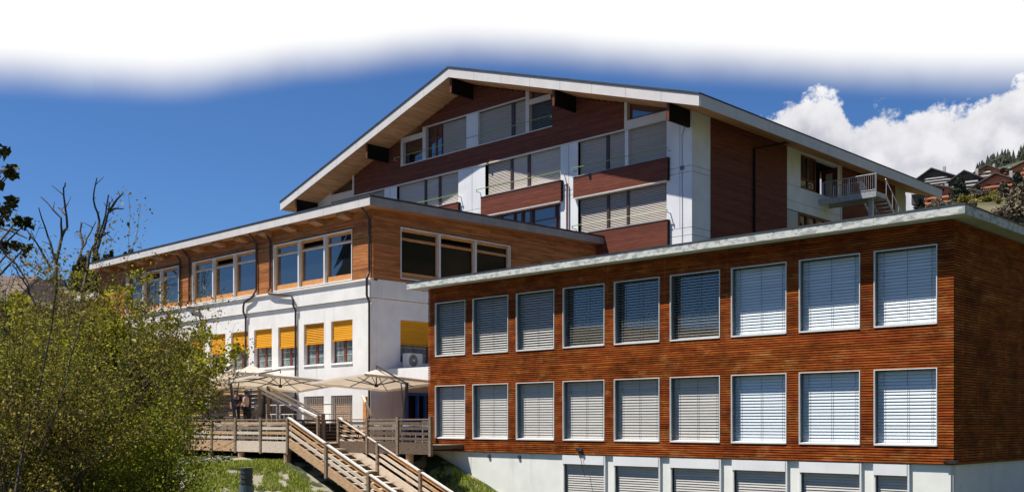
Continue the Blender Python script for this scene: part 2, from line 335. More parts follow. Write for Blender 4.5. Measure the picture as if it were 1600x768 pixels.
def spans(a0, a1, z0, z1, ops):
    segs = [(a0, a1)]
    for (o0, o1, p0, p1) in ops:
        if p1 <= z0 + 1e-4 or p0 >= z1 - 1e-4: continue
        ns = []
        for (s0, s1) in segs:
            if o1 <= s0 or o0 >= s1: ns.append((s0, s1)); continue
            if o0 > s0: ns.append((s0, o0))
            if o1 < s1: ns.append((o1, s1))
        segs = ns
    return segs
def wall(fr, mb, a0, a1, z0, z1, ops, d0, d1):
    zs = sorted({z0, z1} | {z for o in ops for z in o[2:4] if z0 < z < z1})
    for za, zb in zip(zs, zs[1:]):
        for s0, s1 in spans(a0, a1, za, zb, ops): fr.box(mb, s0, s1, za, zb, d0, d1)
def boards(fr, mb, a0, a1, z0, z1, ops, pitch, gap, d0, d1, blen=3.0, jit=0.003, lim=None, slope=0.0):
    n = max(1, round((z1 - z0) / pitch)); p = (z1 - z0) / n
    for i in range(n):
        za = z0 + i * p; zb = za + p - gap
        b0, b1 = (a0, a1) if lim is None else lim(zb)
        b0 = max(a0, b0); b1 = min(a1, b1)
        if b1 - b0 < 0.05: continue
        for s0, s1 in spans(b0, b1, za + gap, zb - gap, ops):
            x = s0
            while x < s1 - 1e-3:
                e = min(s1, x + blen * random.uniform(0.6, 1.4))
                if s1 - e < 0.4: e = s1
                dj = random.uniform(-jit, jit)
                fr.box(mb, x + 0.002, e - 0.002, za, zb, d0, d1 + dj); x = e
def blind(fr, a0, a1, z0, z1, d, pitch, m, parent, name='blind', tilt=0.85, drop=0.0, holes=()):
    mb = MB(); n = max(2, round((z1 - z0 - .03) / pitch)); pitch = (z1 - z0 - .03) / n; w = pitch * 1.06
    sn, cs = math.sin(tilt), math.cos(tilt)
    for i in range(n):
        zt_ = z1 - i * pitch; t = tilt
        jt = random.uniform(-0.03, 0.03)
        sn, cs = math.sin(tilt + jt), math.cos(tilt + jt)
        prof = [(zt_, d - w * cs * 0.5), (zt_ - w * sn * 0.5, d + 0.006), (zt_ - w * sn, d + w * cs * 0.5), (zt_ - w * sn - 0.004, d + w * cs * 0.5 - 0.003), (zt_ - w * sn * 0.5 - 0.004, d), (zt_ - 0.004, d - w * cs * 0.5)]
        fr.ext(mb, a0, a1, prof)
    zb = z1 - n * pitch
    fr.box(mb, a0, a1, zb - 0.025, zb - 0.002, d - 0.02, d + 0.02)
    return mb.build(name, m, parent, kind='stuff')

# ==================================================================== GROUND
def sstep(x, a, b):
    t = min(1, max(0, (x - a) / (b - a))); return t * t * (3 - 2 * t)
def hr(az):
    pts = [(-3.2, .10), (-1.2, .12), (-.55, .128), (-.40, .128), (-.30, .120), (-.2, .10), (0, .08), (.2, .08), (.30, .15), (.36, .195), (.40, .212), (.424, .238), (.454, .250), (.47, .256), (.6, .28), (.9, .40), (1.9, .40), (2.4, .2), (3.2, .10)]
    for (a, va), (b, vb) in zip(pts, pts[1:]):
        if a <= az <= b: return va + (vb - va) * (az - a) / (b - a)
    return .1
def ground_z(X, Y):
    fz = X * F_[0] + Y * F_[1]; rx = X * R_[0] + Y * R_[1]; r = math.hypot(X, Y)
    near = max(-3.35, min(-1.5, -1.62 - .40 * (X + 35.8)))
    wallz = max(-3.3, min(-1.27, -1.27 - .383 * (X + 31.8)))
    t = sstep(Y, 26.6, 28.1) * (1 - sstep(Y, 40, 50)); near = near * (1 - t) + wallz * t
    # bank falls towards the viewer's side of the deck
    near -= min(2.0, max(0.0, 0.115 * (24.0 - Y))) * (1 - 0.75 * sstep(X, -33, -27))
    near = max(near, -3.35)
    near += 1.55 * (1 - sstep(r, 2.5, 10.0))
    near += (0.12 if Y < 26 else .03) * mnoise.noise(Vector((X * 0.35, Y * 0.35, 0))) + 0.05 * mnoise.noise(Vector((X * 1.3, Y * 1.3, 3)))
    az = math.atan2(rx, fz)
    if r < 85: return near
    g = sstep(r, 85, 190)
    hh = hr(az)
    if .33 < az < .60: hh = min(hh, .211) + (hh - min(hh, .211)) * sstep(r, 470, 560)
    far = r * math.cos(min(abs(az), .6)) * hh * g
    far += (3.0 * mnoise.noise(Vector((X * 0.012, Y * 0.012, 5))) + 0.8 * mnoise.noise(Vector((X * 0.06, Y * 0.06, 9)))) * g
    if r > 640: far -= (r - 640) * 0.22
    w = sstep(r, 85, 130)
    return near * (1 - w) + far * w
def build_ground():
    rings = [0.0]; r = 1.0
    while r < 70: rings.append(r); r += 0.5 if r < 50 else 1.0
    while r < 5200: rings.append(r); r *= 1.045
    v = [(0, 0, ground_z(0, 0))]; f = []
    azs = list(np.linspace(-0.62, 0.62, 230)) + list(np.linspace(0.62, 2 * math.pi - 0.62, 70))[1:-1]
    n = len(azs)
    for r in rings[1:]:
        for a in azs:
            x = r * (math.sin(a) * R_[0] + math.cos(a) * F_[0]); y = r * (math.sin(a) * R_[1] + math.cos(a) * F_[1])
            v.append((x, y, ground_z(x, y)))
    for k in range(n): f.append((0, 1 + (k + 1) % n, 1 + k))
    nr = len(rings) - 1
    for i in range(nr - 1):
        for k in range(n):
            j = (k + 1) % n; a = 1 + i * n
            f.append((a + k, a + j, a + n + j, a + n + k))
    mb = MB(); mb.v = v; mb.f = f
    o = mb.build('ground', M['grass'], smooth=True, kind='structure')
    # distance-based change from garden turf to dry hillside
    m = M['grass']; nt = m.node_tree; N = nt.nodes; L = nt.links; bs = N['Principled BSDF']
    src = bs.inputs['Base Color'].links[0].from_socket
    geo = [x for x in N if x.type == 'NEW_GEOMETRY'][0]
    ln = N.new('ShaderNodeVectorMath'); ln.operation = 'LENGTH'; L.new(geo.outputs['Position'], ln.inputs[0])
    mr = N.new('ShaderNodeMapRange'); L.new(ln.outputs['Value'], mr.inputs[0]); mr.inputs[1].default_value = 70; mr.inputs[2].default_value = 130
    ns = N.new('ShaderNodeTexNoise'); L.new(geo.outputs['Position'], ns.inputs['Vector']); ns.inputs['Scale'].default_value = 0.07; ns.inputs['Detail'].default_value = 10
    cr = N.new('ShaderNodeValToRGB'); L.new(ns.outputs[0], cr.inputs[0]); cr.color_ramp.elements[0].position = 0.42; cr.color_ramp.elements[1].position = 0.68
    cr.color_ramp.elements[0].color = (0.04, 0.05, 0.016, 1); cr.color_ramp.elements[1].color = (0.19, 0.15, 0.075, 1)
    mx = N.new('ShaderNodeMix'); mx.data_type = 'RGBA'; L.new(mr.outputs[0], mx.inputs[0]); L.new(src, mx.inputs[6]); L.new(cr.outputs[0], mx.inputs[7])
    L.new(mx.outputs[2], bs.inputs['Base Color'])
    ds = N.new('ShaderNodeVectorMath'); ds.operation = 'DISTANCE'; L.new(geo.outputs['Position'], ds.inputs[0]); ds.inputs[1].default_value = (-35.5, 24.0, -1.8)
    mr2 = N.new('ShaderNodeMapRange'); L.new(ds.outputs['Value'], mr2.inputs[0]); mr2.inputs[1].default_value = 2; mr2.inputs[2].default_value = 14; mr2.inputs[3].default_value = .12; mr2.inputs[4].default_value = 0
    rm = [x for x in N if x.type == 'VALTORGB'][0]; so = rm.inputs[0].links[0].from_socket
    ad = N.new('ShaderNodeMath'); ad.operation = 'ADD'; L.new(so, ad.inputs[0]); L.new(mr2.outputs[0], ad.inputs[1]); L.new(ad.outputs[0], rm.inputs[0])
build_ground()

# ==================================================================== TIMBER ANNEX (right)
YA = 28.3; AX1 = -11.03; AX0 = -32.2; A_TOP = 5.43; A_BOT = -1.10
def annex():
    T = thing('timber_annex', 'low flat-roofed annex clad in red-brown timber slats with two rows of silver blinds', 'building', (AX1, YA, -3.2))
    F = Fr('F', YA); G = Fr('S', AX1); YB2 = 46.0
    cols = [(680, 727), (738.5, 794), (806.5, 866), (879.5, 944.5), (959.5, 1030.5), (1047, 1125), (1142.5, 1229), (1248.5, 1344), (1365.5, 1464.5)]
    cx = [(VX(a, YA), VX(b, YA)) for a, b in cols]
    up = (VZ(505.5, VX(1464, YA), YA), VZ(380.5, VX(1464, YA), YA)); dn = (VZ(696.5, VX(1464, YA), YA), VZ(573.5, VX(1464, YA), YA))
    ops = [(a, b, z0, z1) for (a, b) in cx for (z0, z1) in (dn, up)]
    # structure behind the slats
    mb = MB(); wall(F, mb, AX0 + .06, AX1 - .06, A_BOT, A_TOP, ops, -0.32, -0.055)
    mb.build('wall', M['dark'], T)
    mb = MB(); G.box(mb, YA + .33, YB2, A_BOT, A_TOP, -0.32, -0.055); mb.box(AX0 + .06, AX0 + .3, YA + .33, YB2, A_BOT, A_TOP); mb.box(AX0 + .3, AX1 - .4, YB2 - .3, YB2, A_BOT, A_TOP)
    mb.build('wall', M['dark'], T)
    mb = MB(); boards(F, mb, AX0, AX1, A_BOT, A_TOP, ops, 0.072, 0.026, -0.03, 0.0, 3.2); mb.build('slat_cladding', M['larch'], T, kind='stuff')
    mb = MB(); boards(G, mb, YA + .032, YB2, A_BOT, A_TOP, [], 0.072, 0.026, -0.03, 0.0, 3.2); mb.build('slat_cladding', M['larch'], T, kind='stuff')
    g = Fr('S', AX0); mb = MB()
    n = round((A_TOP - A_BOT) / 0.072)
    for i in range(n):
        z = A_BOT + i * 0.072; mb.box(AX0, AX0 + .03, YA + .032, YB2, z, z + 0.046)
    mb.build('slat_cladding', M['larch'], T, kind='stuff')
    # battens seen through the joints
    mb = MB(); x = AX0 + .3
    while x < AX1 - .1:
        if not any(a - .05 < x < b + .05 for a, b in cx): F.box(mb, x, x + .05, A_BOT + .01, A_TOP - .01, -.054, -.031)
        x += 0.6
    y = YA + .7
    while y < YB2: G.box(mb, y, y + .05, A_BOT + .01, A_TOP - .01, -.054, -.031); y += 1.1
    mb.build('batten', M['larch'], T, kind='stuff')
    # windows
    for ri, (z0, z1) in enumerate((up, dn)):
        for i, (a, b) in enumerate(cx):
            w = MB(); t = 0.024
            F.box(w, a, a + t, z0, z1, -.05, .018); F.box(w, b - t, b, z0, z1, -.05, .018)
            F.box(w, a + t, b - t, z1 - t, z1, -.05, .018)
            wo = w.build('window', M['alu'], T)
            s = MB(); F.ext(s, a + t, b - t, [(z0, -.2), (z0, .03), (z0 + .045, .03), (z0 + .07, -.2)]); s.build('sill', M['alu'], wo)
            r = MB(); F.box(r, a, a + .012, z0 + .07, z1 - t, -.30, -.051); F.box(r, b - .012, b, z0 + .07, z1 - t, -.30, -.051); F.box(r, a + .012, b - .012, z1 - t, z1 - t + .012, -.30, -.051)
            r.build('reveal', M['alu_dark'], wo)
            pn = MB(); F.box(pn, a + .013, b - .013, z0 + .07, z1 - .04, -.30, -.28); pn.build('pane', M['glass'], wo)
            opened = ri == 0 and i in (3, 4, 5)
            pitch = 0.092
            zt = z1 - .05; drop = 0.10
            blind(F, a + .02, b - .02, z0 + .07, zt, -.22, pitch, M['slat_blue'] if i > 5 else M['slat'], wo, tilt=0.22 if opened else (.80 if ri == 0 and i < 3 else 1.22), drop=0.02)
            c = MB()
            for k in ((0.12, .5, .88) if True else ()):
                x = a + (b - a) * k; F.box(c, x - .005, x + .005, z0 + .1, zt, -.168, -.163)
            c.build('guide_cord', M['alu_dark'], wo)
    # plinth with basement windows
    bz = [(877, 943.5), (956.5, 1029), (1044.7, 1124.4), (1142, 1228), (1247, 1344), (1363, 1419)]
    bx = [(VX(a, YA - .05), VX(b, YA - .05)) for a, b in bz]
    pt = A_BOT - .02; zb = -2.9
    bops = [(a + .05, b - .05, zb, pt - .30) for a, b in bx]
    mb = MB(); wall(F, mb, AX0 + .12, AX1 - .12, -4.2, pt, bops, -.35, -.10); G.box(mb, YA + .36, YB2 - .02, -4.2, pt, -.35, -.10); mb.box(AX0 + .12, AX0 + .35, YA + .36, YB2 - .02, -4.2, pt)
    mb.build('plinth', M['plinth'], T)
    for px in (733, 1487):
        x = VX(px, YA); m_ = MB(); F.box(m_, x - .008, x + .008, -4, pt, -.0999, -.094); m_.build('construction_joint', M['stonewall'], T)
    for i, (a, b) in enumerate(bx):
        bo = MB(); F.box(bo, a, b - .06, pt - .34, pt - .03, -.06, .0)
        w = bo.build('basement_window', M['render_cool'], T)
        fr = MB(); F.box(fr, a, a + .05, zb, pt - .345, -.30, -.03); fr.build('jamb', M['alu'], w); fr = MB(); F.box(fr, b - .05, b, zb, pt - .03, -.30, -.015); fr.build('jamb', M['alu'], w)
        blind(F, a + .06, b - .06, zb, pt - .36, -.17, .083, M['slat'], w, tilt=1.15)
        pn = MB(); F.box(pn, a + .055, b - .055, zb, pt - .34, -.33, -.31); pn.build('pane', M['glass'], w)
        F.box(pn, 0, 0, 0, 0, 0, 0) if False else None
    mb = MB(); F.box(mb, AX0 + .05, AX1 - .05, pt - .008, pt + .02, -.09, -.032); G.box(mb, YA + .1, YB2 - .1, pt - .008, pt + .02, -.09, -.032); mb.build('drip_edge', M['roofedge'], T)
    # roof
    RX0, RX1, RY0, RY1 = -32.82, -10.5, 27.68, 46.6
    zs, zf, zc = 5.44, 5.655, 5.70
    mb = MB(); mb.box(RX0 + .05, RX1 - .05, RY0 + .05, RY1, zs + .01, zf); mb.build('roof', M['concrete'], T)
    sm = MB(); sm.box(RX0 + .055, RX1 - .055, RY0 + .055, RY1 - .01, zs, zs + .009); sm.build('soffit', mat('painted_soffit', (0.42, 0.43, 0.40), (0.5, 0.5, 0.46), rough=0.8), T)
    n = 9; L_ = (RX1 - RX0) / n
    for i in range(n):
        m_ = MB(); m_.box(RX0 + i * L_ + .004, RX0 + (i + 1) * L_ - (.0 if i == n - 1 else .004), RY0, RY0 + .049, zs - .015, zf); m_.build('fascia_panel', M['concrete'], T)
    L_ = (RY1 - RY0 - .05) / 7
    for i in range(7):
        y = RY0 + .05 + i * L_
        m_ = MB(); m_.box(RX1 - .049, RX1, y + .003, y + L_ - .003, zs - .015, zf); m_.build('fascia_panel', M['concrete'], T)
    m_ = MB(); m_.box(RX0, RX0 + .049, RY0 + .05, RY1, zs - .015, zf); m_.build('fascia_panel', M['concrete'], T)
    m_ = MB(); m_.box(RX0 - .015, RX1 + .015, RY0 - .015, RY1, zf + .002, zc); m_.build('roof_flashing', M['roofedge'], T)
    # small corner bracket and the lamp with hanging cable
    m_ = MB(); m_.box(AX1 - .10, AX1 + .09, YA - .09, YA + .10, A_BOT + .02, A_BOT + .10); m_.bar((AX1 - .3, YA - .05, A_BOT + .13), (AX1 + .03, YA - .05, A_BOT + .06), .03); m_.build('corner_bracket', M['mast'], T)
annex()
X = VX(908, YA)
L1 = thing('wall_lamp', 'small black lamp with dangling cable on the annex cladding above a basement window', 'lamp', (X, YA - .01, -0.95))
m_ = MB(); m_.box(X - .16, X + .02, YA - .1, YA - .012, -1.0, -.88); m_.build('housing', M['mast'], L1)
m_ = MB(); m_.tube([(X + .03, YA - .013, -.94), (X + .07, YA - .13, -.94)], .05, 10); m_.build('lens', M['rubber'], L1)
m_ = MB(); m_.tube([(X, YA - .07, -1.0), (X + .08, YA - .10, -1.3), (X + .16, YA - .09, -1.65), (X + .26, YA - .08, -1.9)], .012, 5); m_.build('cable', M['mast'], L1)
for px in (762, 809):
    x = VX(px, YA); m_ = MB(); m_.tube([(x, YA + .105, -1.28), (x, YA + .04, -1.28)], .07, 10)
    tag(m_.build('vent_cap', M['roofedge']), 'round dark vent cap on the white plinth, ' + ('the one nearer the deck' if px == 762 else 'the one farther from the deck'), 'vent', 'vent caps on the annex plinth')

# ==================================================================== RESTAURANT WING (middle)
YB = 31.5; BX = -39.96; BL = -69.5; BE = 48.45
def wing():
    T = thing('restaurant_wing', 'flat-roofed restaurant wing with orange timber top floor over white walls with yellow blinds', 'building', (BX, YB, -1.4))
    F = Fr('F', YB); G = Fr('S', BX); WX = BX + .13; GW = Fr('S', WX)
    wz0, wz1 = 7.0, 9.50           # upper windows
    fw = [(-48.35, -41.45), (-56.95, -50.0), (-65.45, -58.55)]
    yz0, yz1 = 2.98, 5.08
    yw = []
    for i in range(11):
        a = -43.2 - 2.36 * i; yw.append((a, a + 1.76))
    lw = [(a, b) for a, b in yw[:7]]
    lz0, lz1 = -0.95, 1.36
    ops = [(a, b, yz0, yz1) for a, b in yw] + [(a, b, lz0, lz1) for a, b in lw]
    sops = [(VY(625.5, BX), VY(625.5, BX) + 4.0, 2.98, 5.08), (VY(632, BX), VY(668, BX) + .5, -1.0, 1.5)]
    mb = MB(); wall(F, mb, BL, BX, -1.6, 6.0, ops, -.30, 0); mb.build('wall', M['render'], T)
    mb = MB(); wall(F, mb, BL, BX + .1, 6.03, 6.84, [], -.30, .10); mb.build('parapet_band', M['render'], T)
    mb = MB(); F.box(mb, BL, BX + .16, 6.845, 6.93, -.02, .20); mb.build('ledge', M['render'], T)
    mb = MB(); wall(G, mb, YB + .31, BE, -1.6, 6.0, sops, -.30, 0); mb.build('wall', M['render'], T)
    mb = MB(); G.box(mb, YB + .31, BE, 6.03, 6.92, -.30, .10); mb.build('parapet_band', M['render'], T)
    mb = MB(); mb.box(BL, BX - .31, BE - .3, BE, -1.6, 6.9); mb.box(BL, BL + .3, YB + .31, BE - .31, -1.6, 10.2); mb.build('wall', M['render'], T)
    mb = MB(); mb.box(BL + .31, BX - .31, YB + .31, BE - .31, 6.2, 6.4); mb.box(BL + .31, BX - .31, YB + .31, BE - .31, 2.3, 2.5); mb.build('floor_slab', M['render'], T)
    # timber storey
    TZ0, TZ1 = 6.935, 10.42
    fo = [(a, b, wz0, wz1) for a, b in fw]; so = [(VY(625.5, WX), VY(797, WX), 7.07, 9.62)]
    mb = MB(); wall(F, mb, BL, WX - .05, TZ0, TZ1, fo, -.32, -.03); wall(GW, mb, YB + .33, BE, TZ0, TZ1 + .2, so, -.32, -.03); mb.build('wall', M['dark'], T)
    mb = MB(); boards(F, mb, BL, WX - .0, TZ0, TZ1, fo, .095, .010, -.028, 0, 3.5, jit=.004); mb.build('board_cladding', M['cedar'], T, kind='stuff')
    mb = MB(); boards(GW, mb, YB + .03, BE, TZ0, TZ1 + .2, so, .095, .010, -.028, 0, 3.5, jit=.004); mb.build('board_cladding', M['cedar'], T, kind='stuff')
    mb = MB(); GW.box(mb, BE, BE + .03, TZ0, TZ1 + .15, -.2, .02); mb.build('corner_board', M['redframe'], T)
    def bigwin(fr, a, b, z0, z1, rev, tr=.66, open_mid=True, drop0=0):
        t = .05; w = MB()
        fr.box(w, a, b, z1 - t, z1, -.28, .035); fr.box(w, a, a + t, z0, z1 - t, -.28, .035); fr.box(w, b - t, b, z0, z1 - t, -.28, .035); fr.box(w, a + t, b - t, z0, z0 + t, -.28, .05)
        wo = w.build('window', M['alu'], T)
        n = 3; W_ = (b - a - 2 * t) / n
        for k in range(n):
            p0 = a + t + k * W_; p1 = p0 + W_
            if k > 0 or rev == 0:
                m_ = MB(); m_q = p0 if (k > 0) else a + t
                if k > 0: fr.box(m_, p0 - .055, p0 + .055, z0 + t, z1 - t, -.26, .02); m_.build('post', M['alu'], wo)
            q0 = p0 + (.056 if k > 0 else 0) + .001; q1 = p1 - (.056 if k < n - 1 else 0) - .001
            zt = z0 + (z1 - z0) * .76
            m_ = MB(); d0, d1 = -.25, -.16
            fr.box(m_, q0, q1, z1 - t - .13, z1 - t - .001, d0, d1); fr.box(m_, q0, q1, z0 + t, z0 + t + .30, d0, d1 + .04); fr.box(m_, q0, q0 + .10, z0 + t + .30, z1 - t - .13, d0, d1); fr.box(m_, q1 - .07, q1, z0 + t + .30, z1 - t - .13, d0, d1)
            m_.build('sash', M['pine'], wo)
            m_ = MB(); fr.box(m_, q0 + .10, q1 - .07, zt, zt + .06, d0, d1 + .05); m_.build('transom', M['alu'] if fr is F else M['pine'], wo)
            m_ = MB(); fr.box(m_, q0 + .10, q1 - .07, zt + .061, zt + .13, d0, d1 + .02); m_.build('sash', M['pine'], wo)
            m_ = MB(); fr.box(m_, q0 + .10, q1 - .07, z0 + t + .30, zt, -.215, -.20)
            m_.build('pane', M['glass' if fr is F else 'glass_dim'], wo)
            m_ = MB()
            if k == 1 and open_mid:
                zb_, zt_ = zt + .14, z1 - t - .14
                m_.prism([fr.p(x, z, d) for x, z, d in ((q0 + .1, zb_, -.20), (q1 - .07, zb_, -.20), (q1 - .07, zt_, -.40), (q0 + .1, zt_, -.40))], [fr.p(x, z, d) for x, z, d in ((q0 + .1, zb_, -.215), (q1 - .07, zb_, -.215), (q1 - .07, zt_, -.415), (q0 + .1, zt_, -.415))])
            else: fr.box(m_, q0 + .10, q1 - .07, zt + .13, z1 - t - .13, -.215, -.20)
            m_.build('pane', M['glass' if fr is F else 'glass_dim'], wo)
    for a, b in fw: bigwin(F, a, b, wz0, wz1, 0)
    bigwin(GW, so[0][0], so[0][1], 7.07, 9.62, 0, open_mid=True)
    mb = MB(); mb.box(BL + .4, WX - .7, YB + 1.2, BE - .7, 6.95, 7.0); mb.box(BL + .4, WX - .7, YB + 3.2, YB + 3.3, 7.0, 10.3); mb.build('interior_wall', M['dark'], T)
    # yellow blinds and sashes
    def ywin(fr, a, b, z0, z1, frac, nb=2, tilt=1.25):
        w = MB(); d0, d1 = -.29, -.22
        fr.box(w, a, b, z1 - .05, z1, d0, d1); fr.box(w, a, a + .09, z0 + .05, z1 - .05, d0, d1); fr.box(w, b - .09, b, z0 + .05, z1 - .05, d0, d1); fr.box(w, a, b, z0, z0 + .05, d0, d1)
        c = (a + b) / 2; fr.box(w, c - .09, c + .09, z0 + .05, z1 - .05, d0, d1 + .01)
        wo = w.build('window', M['redframe'], T)
        for (p, q) in ((a + .09, c - .09), (c + .09, b - .09)):
            m_ = MB(); fr.box(m_, p, q, z0 + .05, z1 - .05, -.27, -.255); m_.build('pane', M['glass_soft'], wo)
            m_ = MB()
            for k in (1, 2):
                zz = z0 + .05 + k * .36; fr.box(m_, p, q, zz - .012, zz + .012, -.254, -.24)
            m_.build('glazing_bar', M['white_metal'], wo)
        s = MB(); fr.ext(s, a, b, [(z0 - .02, -.21), (z0 - .09, .05), (z0 - .05, .05), (z0 + .03, -.21)]); s.build('sill', M['render'], wo)
        zb = z1 - (z1 - z0) * frac
        blind(fr, a + .01, b - .01, zb, z1 - .01, -.12, .085, M['slat_yellow'], wo, tilt=tilt)
        m_ = MB(); fr.box(m_, a, b, zb - .07, zb - .025, -.15, -.05); m_.build('bottom_rail', M['slat_yellow'], wo)
    for i, (a, b) in enumerate(yw): ywin(F, a, b, yz0, yz1, .47 + .03 * ((i * 7) % 3 - 1), tilt=.95 if i == 1 else 1.25)
    ywin(G, sops[0][0], sops[0][1] - .0, 2.98, 5.08, .55)
    # lattice shutters of the terrace floor
    for a, b in lw:
        w = MB(); fr = F
        fr.box(w, a, b, lz0, lz1, -.29, -.27); wo = w.build('window', M['dark'], T)
        blind(F, a + .01, b - .01, lz0, lz1 - .01, -.2, .09, mat('tan_wooden_blind', (0.42, 0.25, 0.13), (0.5, 0.31, 0.17)) if 'tan' not in M else M['tan'], wo, tilt=1.1)
        g = MB(); x = a + .06
        while x < b: fr.box(g, x, x + .018, lz0, lz1, -.06, -.04); x += .16
        fr.box(g, a, b, lz1 - .12, lz1 - .08, -.08, -.061); g.build('grille', M['white_metal'], wo)
    # roof: slight fall to the south, rafter tails, fascia with side panels coloured for shade
    RX0, RX1, RY0, RY1 = BL - .4, BX + .72, YB - .66, BE + .05
    def rz(y): return 10.27 + (y - RY0) * 0.016
    mb = MB(); mb.prism([(RX0, RY0 + .04, rz(RY0) + .02), (RX1 - .04, RY0 + .04, rz(RY0) + .02), (RX1 - .04, RY1, rz(RY1) + .02), (RX0, RY1, rz(RY1) + .02)],
                        [(RX0, RY0 + .04, rz(RY0) + .4), (RX1 - .04, RY0 + .04, rz(RY0) + .4), (RX1 - .04, RY1, rz(RY1) + .4), (RX0, RY1, rz(RY1) + .4)]); mb.build('roof', M['roofedge'], T)
    y = RY0 + .045; bd = MB()
    while y < RY1 - .1:
        bd.prism([(RX0 + .01, y, rz(y)), (RX1 - .045, y, rz(y)), (RX1 - .045, y + .14, rz(y + .14)), (RX0 + .01, y + .14, rz(y + .14))],
                 [(RX0 + .01, y, rz(y) + .018), (RX1 - .045, y, rz(y) + .018), (RX1 - .045, y + .14, rz(y + .14) + .018), (RX0 + .01, y + .14, rz(y + .14) + .018)]); y += .15
    bd.build('soffit', M['soffit_darker'], T)
    x = RX0
    while x < RX1 - .01:
        e = min(x + 1.42, RX1); m_ = MB(); m_.box(x + .006, e - (.006 if e < RX1 else 0), RY0, RY0 + .035, rz(RY0) - .01, rz(RY0) + .38); m_.build('fascia_panel', M['fascia'], T); x = e
    y = RY0 + .036
    while y < RY1 - .01:
        e = min(y + 1.42, RY1); m_ = MB(); m_.prism([(RX1 - .035, y + .006, rz(y) - .01), (RX1 - .035, e - .006, rz(e) - .01), (RX1 - .035, e - .006, rz(e) + .38), (RX1 - .035, y + .006, rz(y) + .38)],
                                                   [(RX1, y + .006, rz(y) - .01), (RX1, e - .006, rz(e) - .01), (RX1, e - .006, rz(e) + .38), (RX1, y + .006, rz(y) + .38)]); m_.build('fascia_panel', M['fascia_shade'], T); y = e
    m_ = MB(); m_.prism([(RX0 - .02, RY0 - .03, rz(RY0) + .402), (RX1 + .03, RY0 - .03, rz(RY0) + .402), (RX1 + .03, RY1, rz(RY1) + .402), (RX0 - .02, RY1, rz(RY1) + .402)],
                        [(RX0 - .02, RY0 - .03, rz(RY0) + .47), (RX1 + .03, RY0 - .03, rz(RY0) + .47), (RX1 + .03, RY1, rz(RY1) + .47), (RX0 - .02, RY1, rz(RY1) + .47)]); m_.build('roof_flashing', M['roofedge'], T)
    x = -41.75
    while x > RX0:
        m_ = MB(); m_.prism([(x - .32, YB, 9.98), (x + .32, YB, 9.98), (x + .32, YB, 10.26), (x - .32, YB, 10.26)], [(x - .32, RY0 + .12, 10.10), (x + .32, RY0 + .12, 10.10), (x + .32, RY0 + .12, 10.26), (x - .32, RY0 + .12, 10.26)]); m_.build('rafter_tail', M['soffit_darker'], T); x -= 2.35
    # downpipes
    def pipe(pts): MB().tube(pts, .058, 8).build('downpipe', M['pipe'], T, smooth=False)
    yp = YB - .09; yo = YB - .24
    pipe([(BX - .05, RY0 + .1, 10.25), (BX - .05, YB - .3, 10.05), (BX - .05, yp, 9.75), (BX - .05, yp, 7.25), (BX - .05, yo, 6.95), (BX - .05, yo, 6.1), (BX - .05, yp, 5.8), (BX - .05, yp, -1.2)])
    def jog(px, pxl, zj=6.75):
        x = VX(px, YB); xl = VX(pxl, YB)
        pipe([(x, RY0 + .1, 10.25), (x, YB - .3, 10.05), (x, yp, 9.75), (x, yp, 7.3), (x, yo, 7.0), (x + (xl - x) * .15, yo, 6.86), (xl - (xl - x) * .08, yo, 6.62), (xl, yo, 6.4), (xl, yo, 6.1), (xl, yp, 5.85), (xl, yp, -1.2)])
    jog(402.5, 386); jog(424, 464); jog(297.5, 318)
    x = VX(283, YB); pipe([(x, RY0 + .1, 10.25), (x, YB - .3, 10.05), (x, yp, 9.75), (x, yp, 7.0)])
    # entrance canopy slab and blue doors on the shaded side
    mb = MB(); mb.box(BX + .005, -33.6, 32.45, 38.0, 1.98, 2.62); mb.build('canopy_slab', M['render'], T)
    d0, d1 = VY(632, BX), VY(668, BX) + .5
    mb = MB()
    for yy, w_ in ((d0 + .08, .16), (VY(651, BX), .1), (VY(663, BX), .1)): G.box(mb, yy - w_ / 2, yy + w_ / 2, -1.0, 1.36, -.05, .11)
    G.box(mb, d0, d1, 1.361, 1.5, -.05, .11); fo_ = mb.build('door_frame', M['blue'], T)
    mb = MB(); G.box(mb, d0 + .02, d1, -1.0, 1.36, -.12, -.08); mb.build('pane', M['glass_dim'], fo_)
    mb = MB(); G.box(mb, d0 + .3, d1, .1, .14, -.079, -.04); mb.build('push_bar', M['white_metal'], fo_)
    # lower neighbouring roof at the far left end
    mb = MB(); mb.box(BL - 8, BL - .45, YB + .5, YB + 9, 8.55, 8.95); mb.build('low_roof', M['fascia'], T)
    mb = MB(); mb.box(BL - 7.6, BL - .02, YB + 1.2, YB + 8.6, -1.2, 8.54); mb.build('wall', M['cedar'], T)
M['tan'] = mat('tan_wooden_blind', (0.42, 0.25, 0.13), (0.5, 0.31, 0.17))
wing()
# air conditioner on the canopy
ax0 = VX(610, 33.6); AC = thing('air_conditioner', 'white outdoor air conditioning unit with round fan grille on the white entrance canopy', 'air conditioner', (ax0, 33.6, 2.62))
Y0 = 33.55
